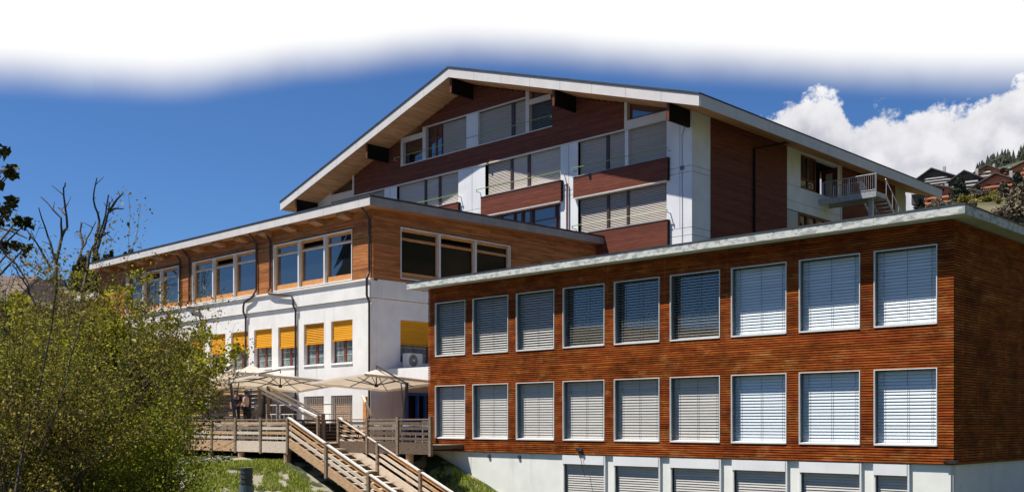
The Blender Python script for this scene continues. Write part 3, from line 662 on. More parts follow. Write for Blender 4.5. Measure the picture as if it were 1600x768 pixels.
# fan face looks towards +X (the shaded side), as on the wall
mb = MB(); mb.box(BX + .35, BX + .75, Y0 - .4, Y0 + .55, 2.70, 3.40); mb.build('casing', M['white_metal'], AC, bevel=.015)
mb = MB(); mb.box(BX + .4, BX + .7, Y0 - .3, Y0 - .2, 2.62, 2.70); mb.box(BX + .4, BX + .7, Y0 + .3, Y0 + .4, 2.62, 2.70); mb.build('foot', M['rubber'], AC)
mb = MB(); mb.tube([(BX + .751, Y0 - .05, 3.05), (BX + .765, Y0 - .05, 3.05)], .29, 20); mb.build('fan_opening', M['rubber'], AC)
mb = MB()
for r in (.27, .2, .13):
    mb.tube([(BX + .78, Y0 - .05 + r * math.cos(t), 3.05 + r * math.sin(t)) for t in np.linspace(0, 2 * math.pi, 17)], .008, 4)
mb.tube([(BX + .766, Y0 - .05, 3.05), (BX + .80, Y0 - .05, 3.05)], .07, 12); mb.build('fan_grille', M['white_metal'], AC)

# ==================================================================== MAIN CHALET BLOCK
YC = 48.5; CX = -33.2; CL = -68.2; MID = -50.7
def main_block():
    T = thing('gabled_main_building', 'tall brown and white main building under a wide gabled roof with timber soffit', 'building', (CX, YC, -1.2))
    F = Fr('F', YC); G = Fr('S', CX); CE = 77.0
    eave = 17.2; apex = 23.15; RX1 = -31.25; RX0 = -70.15; RY0 = 46.3; RY1 = 77.9
    sl = (apex - eave) / (RX1 - MID)
    def rt(x): return apex - abs(x - MID) * sl          # top of roof
    th = .58
    def rb(x): return rt(x) - th                        # soffit
    r1z, r2z, r3z = (18.4, 20.6), (14.9, 17.06), (11.42, 13.56)
    bL = (-66.5, -60.0); b1 = (-58.6, -52.1); b2 = (-49.5, -42.86); b3 = (-41.46, -34.9)
    e = [-58.0, -55.7, -45.75, -43.6]
    ops = []
    for b in (bL, b1, b2, b3):
        for z in (r2z, r3z): ops.append((b[0], b[1], z[0], z[1]))
    ops.append((e[0], e[3], r1z[0], r1z[1]))
    # white wall below the gable, in panels split by recessed floor bands
    zb = [-1.5, 10.38, 10.42, 10.80, 10.84, 13.88, 13.92, 14.20, 14.24, 17.06]
    for za, zz in ((-1.5, 10.38), (10.405, 10.80), (10.825, 13.88), (13.905, 14.20), (14.225, 17.06)):
        m_ = MB(); wall(F, m_, CL, CX, za, zz, ops, -.35, 0); m_.build('wall_panel', M['render_cool'], T)
    m_ = MB(); wall(F, m_, CL + .1, CX - .1, -1.5, 17.0, ops, -.34, -.03); m_.build('wall', M['alu_dark'], T)
    # corner columns up to the soffit
    def colm(x0, x1):
        m_ = MB(); F.poly(m_, [(x0, 17.08), (x1, 17.08), (x1, rb(x1) + .1), (x0, rb(x0) + .1)], -.35, 0); m_.build('wall_panel', M['render_cool'], T)
    colm(-34.9, CX); colm(CL, -66.5)
    # vertical joints on the white piers
    for x in (-59.35, -50.75, -42.2, -34.0): m_ = MB(); F.box(m_, x - .012, x + .012, 10.85, 17.0, .001, .004); m_.build('joint_line', M['alu_dark'], T)
    # gable boards
    def lim(z):
        half = (apex - th - z) / sl; return (MID - half, MID + half)
    topops = [(-66.5, -63.8, 17.0, 18.9), (-37.75, -34.9, 17.0, 20), (e[0], e[3], r1z[0] - .02, r1z[1] + .02), (e[0] - .1, e[1], r1z[0], 20.62), (-45.75, -44.2, 20.6, 21.6)]
    m_ = MB(); boards(F, m_, -66.5, -34.9, 17.1, 22.6, topops, .145, .012, .0, .03, 4.5, lim=lim); m_.build('board_cladding', M['brown'], T, kind='stuff')
    m_ = MB(); zz = 17.08
    while zz < 22.4:
        a, b = lim(zz + .4); 
        for s0, s1 in spans(max(-66.5, a), min(-34.9, b), zz, zz + .4, topops): F.box(m_, s0, s1, zz, zz + .4, -.3, -.002)
        zz += .4
    m_.build('wall', M['dark'], T)
    # spandrel boxes
    def spandrel(b, z0, z1):
        m_ = MB(); boards(F, m_, b[0] - .2, b[1] + .2, z0, z1, [], .145, .012, .16, .22, 9, jit=.002); o = m_.build('spandrel', M['brown'], T)
        c = MB(); F.box(c, b[0] - .22, b[1] + .22, z0 + .01, z1 - .01, .001, .155); c.build('backing', M['dark'], o)
        c = MB(); F.box(c, b[0] - .24, b[1] + .24, z1 + .002, z1 + .03, .0, .25); c.build('coping', M['roofedge'], o)
    for b in (bL, b1, b2, b3): spandrel(b, r3z[1] + .05, r2z[0] - .06); spandrel(b, r3z[0] - 1.45, r3z[0] - .06)
    # sills, lintels
    m_ = MB()
    for b in (bL, b1, b2, b3):
        for z in (r2z, r3z):
            F.box(m_, b[0], b[1], z[0] - .03, z[0] + .03, -.2, .12)
        F.box(m_, b[0] - .12, b[1] + .12, r3z[1] - .02, r3z[1] + .045, -.1, .235)
    F.box(m_, -66.5, -34.9, 17.02, 17.09, -.1, .07)
    F.box(m_, e[0] - .1, e[3] + .1, r1z[0] - .06, r1z[0] + .0, -.2, .09); F.box(m_, e[1], e[2], r1z[1], r1z[1] + .07, -.1, .07)
    m_.build('sill', M['fascia'], T)
    def cell(a, b, z0, z1, kind, tilt=1.1):
        if kind == 'blind' or kind == 'blind_open' or kind == 'dark_blind':
            p = MB(); F.box(p, a, b, z0, z1, -.30, -.28); wo = p.build('window', M['glass'], T)
            blind(F, a, b, z0 + .03, z1 - .01, -.20, .095, M['slat_beige'] if kind != 'dark_blind' else M['alu_dark'], wo, tilt=tilt if kind != 'blind_open' else .5)
        elif kind == 'glass':
            p = MB(); t = .08
            F.box(p, a, b, z1 - t, z1, -.28, -.2); F.box(p, a, b, z0, z0 + t, -.28, -.2); F.box(p, a, a + t, z0 + t, z1 - t, -.28, -.2); F.box(p, b - t, b, z0 + t, z1 - t, -.28, -.2)
            zt = z0 + (z1 - z0) * .6; F.box(p, a + t, b - t, zt, zt + t, -.28, -.2)
            wo = p.build('window', M['redframe'], T)
            q = MB(); F.box(q, a + t, b - t, z0 + t, zt, -.25, -.24); q.build('pane', M['glass'], wo)
            q = MB(); F.box(q, a + t, b - t, zt + t, z1 - t, -.25, -.24); q.build('pane', M['glass'], wo)
    def mull(a, b, z0, z1, m='mull', d=-.12): 
        m_ = MB(); F.box(m_, a, b, z0, z1, -.3, d); m_.build('mullion', M[m], T)
    V = lambda px: VX(px, YC)
    def bay(z, items):
        for it in items:
            a, b, kind = it[0], it[1], it[2]
            cell(V(a), V(b), z[0], z[1], kind, *it[3:])
    bay(r2z, [(620.5, 661, 'blind', 1.35), (664, 683, 'blind', 1.35), (686.5, 716, 'blind', 1.3), (760, 795.5, 'blind', 1.1), (799, 822, 'blind', 1.35), (826, 875.5, 'blind', 1.35), (903.5, 945, 'blind', 1.15), (949.5, 976, 'blind', 1.15), (981, 1041, 'blind', 1.15)])
    for a, b in ((661, 664), (683, 686.5), (795.5, 799), (822, 826), (945, 949.5)): mull(V(a), V(b), *r2z)
    mull(V(976), V(981), r2z[0], r2z[1], 'render_cool', -.02)
    bay(r3z, [(903.5, 946, 'blind', .9), (950, 977, 'blind', .9), (980.5, 1041, 'blind', .95), (802, 812, 'glass'), (814.5, 826, 'glass'), (830, 865, 'glass'), (867.5, 875, 'glass'), (757, 778, 'glass'), (781, 800, 'glass')])
    for a, b in ((946, 950), (977, 980.5)): mull(V(a), V(b), *r3z)
    for a, b in ((778, 781), (800, 802), (812, 814.5), (826, 830), (865, 867.5)): mull(V(a), V(b), *r3z)
    for b in (bL,):
        cell(b[0], b[0] + 3, r2z[0], r2z[1], 'blind'); cell(b[0] + 3.1, b[1], r2z[0], r2z[1], 'blind')
    cell(bL[0], bL[1], r3z[0], r3z[1], 'glass'); cell(b1[0], b1[1], r3z[0], r3z[1], 'glass')
    bay(r1z, [(666, 678, 'glass'), (678.5, 688, 'glass'), (689, 729, 'blind', 1.2), (748, 797, 'blind', 1.2), (802, 822, 'blind', 1.2)])
    cell(V(630), V(660), r1z[0], 20.0, 'glass'); cell(V(828), V(861), r1z[0], 20.1, 'dark_blind')
    mull(V(688), V(689), *r1z); mull(V(797), V(802), *r1z)
    m_ = MB(); F.box(m_, V(729), V(747.5), r1z[0], r1z[1], -.3, .03); m_.build('wall_panel', M['render_cool'], T)
    for a, b, zt in ((627, 630.5, 20.75), (661, 666, 20.65), (822, 827.5, 21.9)): 
        m_ = MB(); F.box(m_, V(a), V(b), r1z[0], zt, -.3, .06); m_.build('post', M['fascia'], T)
    m_ = MB(); F.box(m_, V(630.5), V(661), 20.0, 20.35, -.1, .05); m_.build('lintel', M['fascia'], T)
    m_ = MB(); F.box(m_, V(827.5), V(861), 20.1, 20.42, -.1, .05); m_.build('lintel', M['fascia'], T)
    # small glazed trapezoids beneath the roof
    def trap(a, b, z0, d=-.2):
        p = MB(); F.poly(p, [(a, z0), (b, z0), (b, rb(b) + .02), (a, rb(a) + .02)], -.28, d - .02); wo = p.build('gable_window', M['redframe'], T)
        q = MB(); i = .25; F.poly(q, [(a + i, z0 + .15), (b - i, z0 + .15), (b - i, max(z0 + .2, rb(b - i) - .2)), (a + i, rb(a + i) - .2)], d - .019, d + .0); q.build('pane', M['glass'], wo)
    trap(V(828), V(853), 20.44); trap(-37.7, -34.95, 17.55)
    p = MB(); F.poly(p, [(-66.45, 17.55), (-63.8, 17.55), (-63.8, rb(-63.8) + .02), (-66.45, rb(-66.45) + .02)], -.28, -.2); p.build('gable_window', M['glass'], T)
    for x0, x1 in ((-37.65, -34.9), (-66.5, -63.75)): m_ = MB(); F.box(m_, x0, x1, 17.1, 17.54, -.25, .06); m_.build('lintel', M['fascia'], T)
    for x0, x1 in ((-37.86, -37.66), (-63.75, -63.55)):
        m_ = MB(); F.poly(m_, [(x0, 17.1), (x1, 17.1), (x1, rb(x1) + .02), (x0, rb(x0) + .02)], -.3, .07); m_.build('post', M['fascia'], T)
    # green rails
    def grail(a, b, z):
        m_ = MB(); y = YC - .34
        m_.tube([(a, y, z), (b, y, z)], .024, 6); o = m_.build('guard_rail', M['green'], T)
        for x in (a + .04, b - .04):
            q = MB(); q.box(x - .03, x + .03, y - .02, YC - .001, z - .16, z - .12); q.box(x - .03, x + .03, y - .02, y + .02, z - .12, z - .03)
            q.build('bracket', M['steel'], o)
    grail(b1[0] - .1, b1[1] + .3, 15.38); grail(b2[0] - .5, b2[1] + .35, 15.38); grail(b3[0] - .2, b3[1] + .3, 15.38); grail(b3[0] - .2, b3[1] + .3, 11.9)
    grail(e[0] - .5, e[3] + .3, 18.95)
    # brown pipe on the pier
    m_ = MB(); x = VX(888, YC); m_.tube([(x, YC - .12, 14.6), (x, YC - .12, 9)], .06, 8); m_.build('downpipe', M['redframe'], T)
    # lightning conductor on corner pier
    x = VX(1066, YC); m_ = MB(); m_.tube([(x + .2, YC - .03, 16.4), (x, YC - .03, 16.0), (x + .02, YC - .03, 8)], .014, 4); m_.build('conductor', M['alu_dark'], T)
    m_ = MB(); m_.box(x - .1, x + .12, YC - .1, YC - .031, 14.05, 14.25); m_.build('junction_box', M['alu_dark'], T)
    # ---- roof
    for sgn in (-1, 1):
        xe = RX1 if sgn > 0 else RX0
        # roof body
        m_ = MB(); m_.prism([(MID, RY0 + .06, apex - .02), (xe, RY0 + .06, eave - .02), (xe, RY0 + .06, eave - th + .03), (MID, RY0 + .06, apex - th + .03)],
                            [(MID, RY1, apex - .02), (xe, RY1, eave - .02), (xe, RY1, eave - th + .03), (MID, RY1, apex - th + .03)]); m_.build('roof', M['dark'], T)
        # roof covering
        m_ = MB(); m_.prism([(MID, RY0 - .05, apex), (xe + sgn * .06, RY0 - .05, eave), (xe + sgn * .06, RY0 - .05, eave + .09), (MID, RY0 - .05, apex + .09)],
                            [(MID, RY1, apex), (xe + sgn * .06, RY1, eave), (xe + sgn * .06, RY1, eave + .09), (MID, RY1, apex + .09)]); m_.build('roof_covering', M['roofedge'], T)
        # soffit boards run front to back
        m_ = MB(); n = 110; dx = (xe - MID) / n
        for i in range(n):
            x0 = MID + dx * i; x1 = MID + dx * (i + .93)
            z0 = rt(x0) - th; z1 = rt(x1) - th; yy = RY0 + .06
            while yy < RY1 - .1:
                ye = min(RY1, yy + random.uniform(2.5, 5.5))
                m_.prism([(x0, yy, z0), (x1, yy, z1), (x1, yy, z1 + .028), (x0, yy, z0 + .028)], [(x0, ye - .006, z0), (x1, ye - .006, z1), (x1, ye - .006, z1 + .028), (x0, ye - .006, z0 + .028)]); yy = ye
        m_.build('soffit', M['soffit'], T, kind='stuff')
        n = 8; dx = (xe - MID) / n
        for i in range(n):
            x0 = MID + dx * i + sgn * (.01 if i else 0); x1 = MID + dx * (i + 1) - sgn * (.01 if i < n - 1 else 0)
            m_ = MB(); m_.prism([(x0, RY0, rt(x0) - .003), (x1, RY0, rt(x1) - .003), (x1, RY0, rt(x1) - th - .03), (x0, RY0, rt(x0) - th - .03)],
                                [(x0, RY0 + .055, rt(x0) - .003), (x1, RY0 + .055, rt(x1) - .003), (x1, RY0 + .055, rt(x1) - th - .03), (x0, RY0 + .055, rt(x0) - th - .03)]); m_.build('fascia_panel', M['fascia'], T)
    n = 9; dy = (RY1 - RY0 - .06) / n
    for i in range(n):
        y0 = RY0 + .056 + dy * i
        m_ = MB(); m_.box(RX1 - .0, RX1 + .05, y0 + .01 * (i > 0), y0 + dy - .01, eave - th - .03, eave - .003); m_.build('fascia_panel', M['fascia'], T)
    # purlins
    for px in (461, 571, 702, 862, 1040):
        x = VX(px, RY0 + .25) + .1; zt = rb(x) - .01 if abs(x - MID) > .5 else apex - th - .02
        if abs(x - MID) > .5: zt -= .0
        h = .98
        m_ = MB(); m_.box(x, x + .15, RY0 + .25, YC - .001, zt - h, zt + .1); o = m_.build('purlin', M['black'], T)
        m_ = MB(); m_.box(x - .005, x + .155, RY0 + .20, RY0 + .249, zt - h - .01, zt + .1); m_.build('end_cap', M['brown'], o)
    # ---- side wall (shaded)
    P = lambda px: VY(px, CX)
    y1, y2, y3 = P(1110), P(1229), P(1313)
    top = eave + 1.95 * sl - th + .05
    for za, zz in ((-1.5, 10.38), (10.405, 10.80), (10.825, 13.88), (13.905, 14.20), (14.225, top)):
        m_ = MB(); G.box(m_, YC + .351, y1, za, zz, -.35, 0); m_.build('wall_panel', M['render_cool'], T)
    m_ = MB(); boards(G, m_, y1 + .01, y2, 4, top, [], .145, .012, .01, .04, 5); m_.build('board_cladding', M['brown'], T, kind='stuff')
    m_ = MB(); G.box(m_, y1, y2, 0, top, -.3, 0); G.box(m_, y3 + .15, P(1398), 0, top, -.3, 0); m_.build('wall', M['dark'], T)
    yn = P(1251); yd = 65.5
    nops = [(yn, yd, 14.75, 17.02)]
    # white wall with the door niche, above the floor band
    m_ = MB(); wall(G, m_, y2 + .01, y3, 14.9, top, [(yn, yd, 14.9, 17.05)], -.3, .0); m_.build('wall_panel', M['render_cool'], T)
    m_ = MB(); wall(G, m_, y2 + .01, y3, 13.9, 14.88, [], -.3, .0); m_.build('wall_panel', M['render_cool'], T)
    m_ = MB(); wall(G, m_, y2 + .01, y3, 13.35, 13.88, [], -.3, .0); m_.build('wall_panel', M['render_cool'], T)
    m_ = MB(); G.box(m_, y2 + .01, P(1247), 4, 13.3, -.3, -.02); m_.build('wall_panel', M['stonewall'], T)
    # niche: back wall, window strip, red door facing south
    m_ = MB(); m_.box(CX - 1.6, CX - 1.45, yn, yd + .3, 13.4, 17.4); m_.box(CX - 1.45, CX - .3, yn, yd + .3, 17.06, 17.2); m_.box(CX - 1.45, CX - .3, yn, yd + .3, 13.9, 14.3); m_.build('niche', M['dark'], T)
    ywin = P(1276)
    w = MB(); t = .09
    G.box(w, yn, ywin, 16.93, 17.04, -.15, -.05); G.box(w, yn, ywin, 14.92, 15.02, -.15, -.05); G.box(w, yn, yn + t, 15.02, 16.93, -.15, -.05); G.box(w, ywin - t, ywin, 15.02, 16.93, -.15, -.05); ymid = (yn + ywin) / 2; G.box(w, ymid - .06, ymid + .06, 15.02, 16.93, -.15, -.05)
    G.box(w, yn + t, ywin - t, 15.5, 15.58, -.14, -.04)
    wo = w.build('window', M['redframe'], T); q = MB(); G.box(q, yn + t, ywin - t, 15.02, 16.93, -.13, -.12); q.build('pane', M['glass'], wo)
    d_ = MB(); xd0 = CX - 1.05; xd1 = CX - .06; d_.box(xd0 - .1, xd1 + .05, yd - .06, yd + .06, 14.35, 17.03); do = d_.build('door', M['redframe'], T)
    q = MB(); q.box(xd0 + .22, xd1 - .30, yd - .08, yd - .061, 14.75, 16.7); q.build('door_panel', M['white_metal'], do)
    q = MB(); q.box(xd1 - .2, xd1 - .16, yd - .14, yd - .061, 15.4, 15.5); q.build('handle', M['steel'], do)
    # lower windows of the side wall
    w = MB(); ya, yb_ = P(1247), y3; G.box(w, ya, yb_, 13.2, 13.33, -.2, -.05)
    for px in (1248, 1262, 1276, 1290): yy = P(px); G.box(w, yy, yy + .25, 8, 13.2, -.2, -.05)
    wo = w.build('window', M['redframe'], T); q = MB(); G.box(q, ya, yb_, 8, 13.2, -.18, -.16); q.build('pane', M['glass'], wo)
    m_ = MB(); G.box(m_, y3, y3 + .15, 13.35, top, -.3, .05); m_.build('post', M['fascia'], T)
    m_ = MB(); boards(G, m_, y3 + .16, P(1398), 4, top, [], .145, .012, .01, .04, 5); m_.build('board_cladding', M['brown'], T, kind='stuff')
    m_ = MB(); G.box(m_, P(1398), P(1414), 4, top, -.3, .02); m_.build('wall_panel', M['stonewall'], T)
    m_ = MB(); G.box(m_, P(1414), CE, 4, top, -.6, -.4); m_.build('window', M['glass'], T)
    m_ = MB(); m_.box(CL, CX - .35, CE - .3, CE, -1, 17); m_.box(CL, CL + .3, YC + .36, CE - .31, -1, top); m_.build('wall', M['render_cool'], T)
    yy = P(1176); m_ = MB(); m_.tube([(RX1 - .3, P(1222), top - .02), (CX + .12, yy, top - .75 - .25), (CX + .12, yy, 4)], .07, 8); m_.build('downpipe', M['black'], T)
main_block()
# steel walkway with stair on the side of the main building
def steel_stair():
    y0, y1 = 62.9, 64.3; xe = -29.3; zf = 14.45
    T = thing('steel_fire_stair', 'galvanised steel walkway with railing and open stair on the side of the main building', 'stairs', (CX, y0, zf))
    m_ = MB(); m_.box(CX + .001, xe, y0, y1, zf - .04, zf); m_.box(CX + .001, xe, y0 - .05, y0 - .001, zf - .34, zf + .04); m_.box(CX + .001, xe, y1 + .001, y1 + .05, zf - .34, zf + .04)
    m_.box(xe - 1.6, xe + .05, y0 + .002, y1 - .002, zf - .30, zf - .041); m_.build('platform', M['steel'], T)
    m_ = MB(); m_.box(xe - .75, xe - .5, y0 + .5, y0 + .75, 5, zf - .301); m_.build('column', M['steel'], T)
    def rail(y, xa, xb):
        m_ = MB(); m_.tube([(xa, y, zf + 1.1), (xb, y, zf + 1.1)], .03, 6); m_.tube([(xa, y, zf + .12), (xb, y, zf + .12)], .02, 6)
        x = xa + .02
        while x < xb: m_.tube([(x, y, zf + .12), (x, y, zf + 1.1)], .011, 4); x += .14
        m_.build('balustrade', M['steel'], T)
        for x in (xa, (xa + xb) / 2, xb): q = MB(); q.tube([(x, y, zf - .2), (x, y, zf + 1.12)], .035, 6); q.build('post', M['steel'], T)
    rail(y0 - .03, CX + .3, xe); rail(y1 + .03, CX + .3, xe - 1.7)
    m_ = MB()
    for k in range(14):
        y = y1 + .1 + k * .27; z = zf - .20 * (k + 1); m_.box(xe - 1.5, xe - .1, y, y + .29, z - .04, z)
    m_.build('tread', M['steel'], T)
    for x in (xe - 1.56, xe - .04):
        m_ = MB(); m_.bar((x, y1, zf - .1), (x, y1 + 3.9, zf - 2.99), .05, .25); m_.build('stringer', M['steel'], T)
        m_ = MB(); m_.tube([(x, y1, zf + 1.0), (x, y1 + 3.9, zf - 1.9)], .03, 6)
        for k in range(5): yy = y1 + .1 + k * .9; z = zf - .74 * (yy - y1); m_.tube([(x, yy, z - .1), (x, yy, z + 1.0)], .025, 5)
        m_.build('handrail', M['steel'], T)
steel_stair()

# ==================================================================== TIMBER DECK AND OUTDOOR STAIR
DZ = -.85; RT = .20; XS = -35.8; YL = 24.0; YR = 26.5
def deck():
    T = thing('timber_deck', 'weathered timber terrace deck with slatted board railing in front of the white wing', 'deck', (XS, YL, -1.5))
    m_ = MB(); m_.box(-60, XS, YL + .06, 31.3, DZ - .16, DZ - .03); m_.box(XS, -30.1, YR + .06, 31.3, DZ - .16, DZ - .03); m_.box(-39.9, -32.3, 31.3, 38, DZ - .16, DZ - .03); m_.build('substructure', M['plank_dark'], T)
    def floor(x0, x1, y0, y1):
        m_ = MB(); y = y0
        while y < y1: m_.box(x0, x1, y, min(y + .14, y1), DZ - .028, DZ); y += .148
        m_.build('floor_boards', M['plank_grey'], T, kind='stuff')
    floor(-60, XS, YL + .06, 31.3); floor(XS + .01, -30.1, YR + .06, 31.3)
    def rail(x0, x1, y, warm=.5, dark=False):
        n = max(1, round((x1 - x0) / 1.95)); L_ = (x1 - x0) / n
        for i in range(n + 1):
            x = x0 + i * L_; m_ = MB(); m_.box(x - .06, x + .06, y - .07, y + .05, DZ - .42, RT + .03); m_.build('post', M['plank_grey'], T)
        for i in range(n):
            a = x0 + i * L_ + .062; b = x0 + (i + 1) * L_ - .062
            for k, (z, h) in enumerate(((-.01, .115), (-.215, .115), (-.42, .115), (-.615, .105))):
                m_ = MB(); j = random.uniform(-.008, .008); m_.box(a, b, y - .02, y + .015, z - h / 2 + j, z + h / 2 + j)
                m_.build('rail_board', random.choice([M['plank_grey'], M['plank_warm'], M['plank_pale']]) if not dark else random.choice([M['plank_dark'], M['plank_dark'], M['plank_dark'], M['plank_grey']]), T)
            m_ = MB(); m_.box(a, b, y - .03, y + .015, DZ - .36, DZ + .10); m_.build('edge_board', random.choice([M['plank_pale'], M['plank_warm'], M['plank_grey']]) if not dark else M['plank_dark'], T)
        m_ = MB(); m_.box(x0 - .08, x1 + .08, y - .09, y + .07, RT - .075, RT - .03) if False else m_.box(x0 + .062, x1 - .062, y - .05, y + .04, RT - .09, RT - .04)
        m_.build('top_rail', M['plank_grey'], T)
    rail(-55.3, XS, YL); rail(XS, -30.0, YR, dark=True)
    # rail returning along the stair head
    m_ = MB(); m_.box(XS - .02, XS + .02, YL + .07, YR - .07, DZ - .35, DZ - .001); m_.build('edge_board', M['plank_dark'], T)
    # short log piers
    for px, y in ((377, YL + .15), (449, YL + .15), (330, YL + .15), (560, YR + .2), (640, YR + .2)):
        x = VX(px, y); m_ = MB(); m_.tube([(x, y, ground_z(x, y) - .2), (x, y, DZ - .37)], .15, 12)
        m_.build('pier', M['plank_warm'], T)
    for x in (-52, -48, -44, -40, -37): m_ = MB(); m_.box(x - .1, x + .1, 27, 27.2, -2.2, DZ - .16); m_.build('pier', M['plank_dark'], T)
deck()
def outdoor_stair():
    T = thing('outdoor_timber_stair', 'sunlit timber stair with slatted plank railings going down from the deck', 'stairs', (XS, YL, -3.2))
    run = 2.61; drop = 1.05; nb = 4; sl = drop / run
    m = run / 5
    for k in range(20):
        x = XS + .05 + k * m; z = DZ - .0 - (k + 1) * sl * m + .0
        if z < -3.3: break
        t = MB(); t.box(x, x + m + .05, YL + .08, YR - .09, z - .05, z); t.build('tread', M['plank_pale'], T)
        t = MB(); t.box(x + .0, x + .03, YL + .08, YR - .09, z + .001, z + .12); t.build('riser', M['plank_dark'], T)
    for y in (YL, YR):
        L_ = 6.5
        zt = lambda x: RT + .04 - (x - XS) * sl
        m_ = MB(); yy = y
        # posts
        for i in range(1, nb):
            x = XS + i * run; q = MB(); q.box(x - .065, x + .065, y - .08, y + .06, zt(x) - 1.32, zt(x) + .06); q.build('post', M['plank_grey'], T)
            for zo in (.16, .60):
                q = MB(); q.tube([(x, y - .081, zt(x) - zo), (x, y - .092, zt(x) - zo)], .018, 6); q.build('bolt', M['steel'], T)
        for i in range(nb - 1):
            xa = XS + i * run + .07; xb = XS + (i + 1) * run - .07
            q = MB(); q.prism([(xa, y - .07, zt(xa) - .03), (xb, y - .07, zt(xb) - .03), (xb, y - .07, zt(xb) + .02), (xa, y - .07, zt(xa) + .02)], [(xa, y + .06, zt(xa) - .03), (xb, y + .06, zt(xb) - .03), (xb, y + .06, zt(xb) + .02), (xa, y + .06, zt(xa) + .02)])
            q.build('handrail', M['rail_cap'], T)
            for k, (o, h, mm) in enumerate(((.13, .12, M['pine']), (.37, .13, M['plank_pale']), (.61, .13, M['plank_pale']), (1.01, .38, M['plank_warm'] if y == YL else M['plank_pale']))):
                if k == 1: mm = random.choice([M['plank_pale'], M['plank_warm']])
                q = MB(); j = random.uniform(-.006, .006)
                za, zb = zt(xa) - o + j, zt(xb) - o + j
                q.prism([(xa - .0, y - .02, za - h / 2), (xb, y - .02, zb - h / 2), (xb, y - .02, zb + h / 2), (xa, y - .02, za + h / 2)], [(xa, y + .018, za - h / 2), (xb, y + .018, zb - h / 2), (xb, y + .018, zb + h / 2), (xa, y + .018, za + h / 2)])
                q.build('rail_board' if k < 3 else 'stringer', mm, T)
outdoor_stair()
# upper terrace, broad seat steps, inner rails
def terrace():
    T = thing('stone_terrace', 'raised grey terrace platform behind the deck rail, below the parasols', 'terrace', (-42, 30.9, DZ))
    m_ = MB(); m_.box(-52, -41.5, 29.4, 31.4, DZ + .001, -.12); m_.build('platform', M['stone'], T)
    T = thing('seat_steps', 'broad stack of weathered timber steps rising behind the deck at its left end', 'steps', (-50, 29, DZ))
    x1 = VX(357, 27.6)
    for k in range(12):
        y = 27.4 + k * .30; z = DZ + .235 * (k + 1)
        xr = x1 - .1 * k * .4
        m_ = MB(); m_.box(-62, xr, y, y + .05, z - .235 + .05, z - .05); m_.build('riser', random.choice([M['plank_warm'], M['plank_grey'], M['plank_grey']]), T)
        m_ = MB(); m_.box(-62, xr, y - .03, y + .34, z - .04, z); m_.build('tread', M['plank_grey'], T)
    m_ = MB(); m_.box(-62, x1 - .5, 27.7, 31.0, DZ + .01, DZ + .1); m_.build('base', M['dark'], T)
    x = VX(347, 31.1); m_ = MB(); m_.box(x - .09, x + .09, 31.08, 31.2, 1.6, 2.75)
    tag(m_.build('timber_post', M['pine']), 'short orange timber post at the top of the broad steps under the parasols', 'post')
    # dark slatted rail seen through the stair opening
    T = thing('inner_slat_fence', 'dark horizontal slat fence seen through the opening at the stair head', 'fence', (-41.4, 28, DZ))
    xx = -41.4
    for y in (27.4, 28.6, 29.8, 31.0): m_ = MB(); m_.box(xx - .05, xx + .05, y - .05, y + .05, DZ, .16); m_.build('post', M['plank_dark'], T)
    for k in range(6):
        z = DZ + .1 + k * .165; m_ = MB(); m_.box(xx + .051, xx + .075, 27.2, 31.1, z, z + .085); m_.build('slat', M['plank_dark'], T)
    m_ = MB(); m_.box(xx - .02, xx + .0, 27.2, 31.1, DZ, -.02); m_.build('backing', M['dark'], T)
    # pale handrails descending
    T = thing('terrace_stair_handrail', 'pair of pale descending handrails on posts between terrace and deck', 'handrail', (-42, 28, DZ))
    for y, a, b in ((26.9, (405, 605), (497, 651)), (28.1, (419, 603), (505, 648))):
        xa, xb = VX(a[0], y), VX(b[0], y); za, zb = VZ(a[1], xa, y), VZ(b[1], xb, y)
        m_ = MB(); m_.bar((xa, y, za), (xb, y, zb), .10, .07); m_.build('handrail', M['rail_cap'], T)
        m_ = MB(); m_.bar((xa, y + .08, za - .2), (xb, y + .08, zb - .2), .03, .10); m_.build('rail_board', M['plank_pale'], T)
        m_ = MB(); m_.box(xa - .06, xa + .06, y - .06, y + .06, DZ, za + .05); m_.box(xb - .06, xb + .06, y - .06, y + .06, DZ, zb + .06); m_.build('post', M['plank_grey'], T)
    # steel guard rails
    for n, (pa, pb, y) in enumerate(((385, 432, 29.3), (437, 478, 29.5), (484, 548, 29.7))):
        xa, xb = VX(pa, y), VX(pb, y)
        T = thing('guard_rail', ('pale tubular guard rail in front of the terrace furniture, left of the three', 'middle one of three pale tubular guard rails behind the descending handrails', 'wide pale tubular guard rail in front of the tan window blinds')[n], 'railing', (xa, y, DZ), 'tubular guard rails on the terrace')
        zt_ = .88
        m_ = MB(); m_.tube([(xa, y, DZ), (xa, y, zt_), (xb, y, zt_), (xb, y, DZ)], .03, 6); m_.build('frame', M['white_metal'], T)
        m_ = MB(); m_.tube([(xa, y, .42), (xb, y, .42)], .022, 6); m_.build('mid_rail', M['white_metal'], T)
        k = 6; 
        for i in range(1, k): x = xa + (xb - xa) * i / k; m_ = MB(); m_.tube([(x, y, -.4), (x, y, .42)], .016, 5); m_.build('bar', M['white_metal'], T)
    x = VX(548, 29.9); x2 = VX(572, 28.6)
    T = thing('leaning_plank', 'bleached plank leaning diagonally in front of the tan window blind near the wing corner', 'plank', (x, 29.9, DZ))
    m_ = MB(); m_.bar((x, 30.6, VZ(619, x, 30.6)), (x2, 28.9, VZ(650, x2, 28.9)), .09, .12); m_.build('plank', M['plank_pale'], T)
    m_ = MB(); m_.box(x - .12, x + .12, 30.7, 30.8, DZ, VZ(619, x, 30.6)); m_.build('prop', M['pine'], T)
terrace()
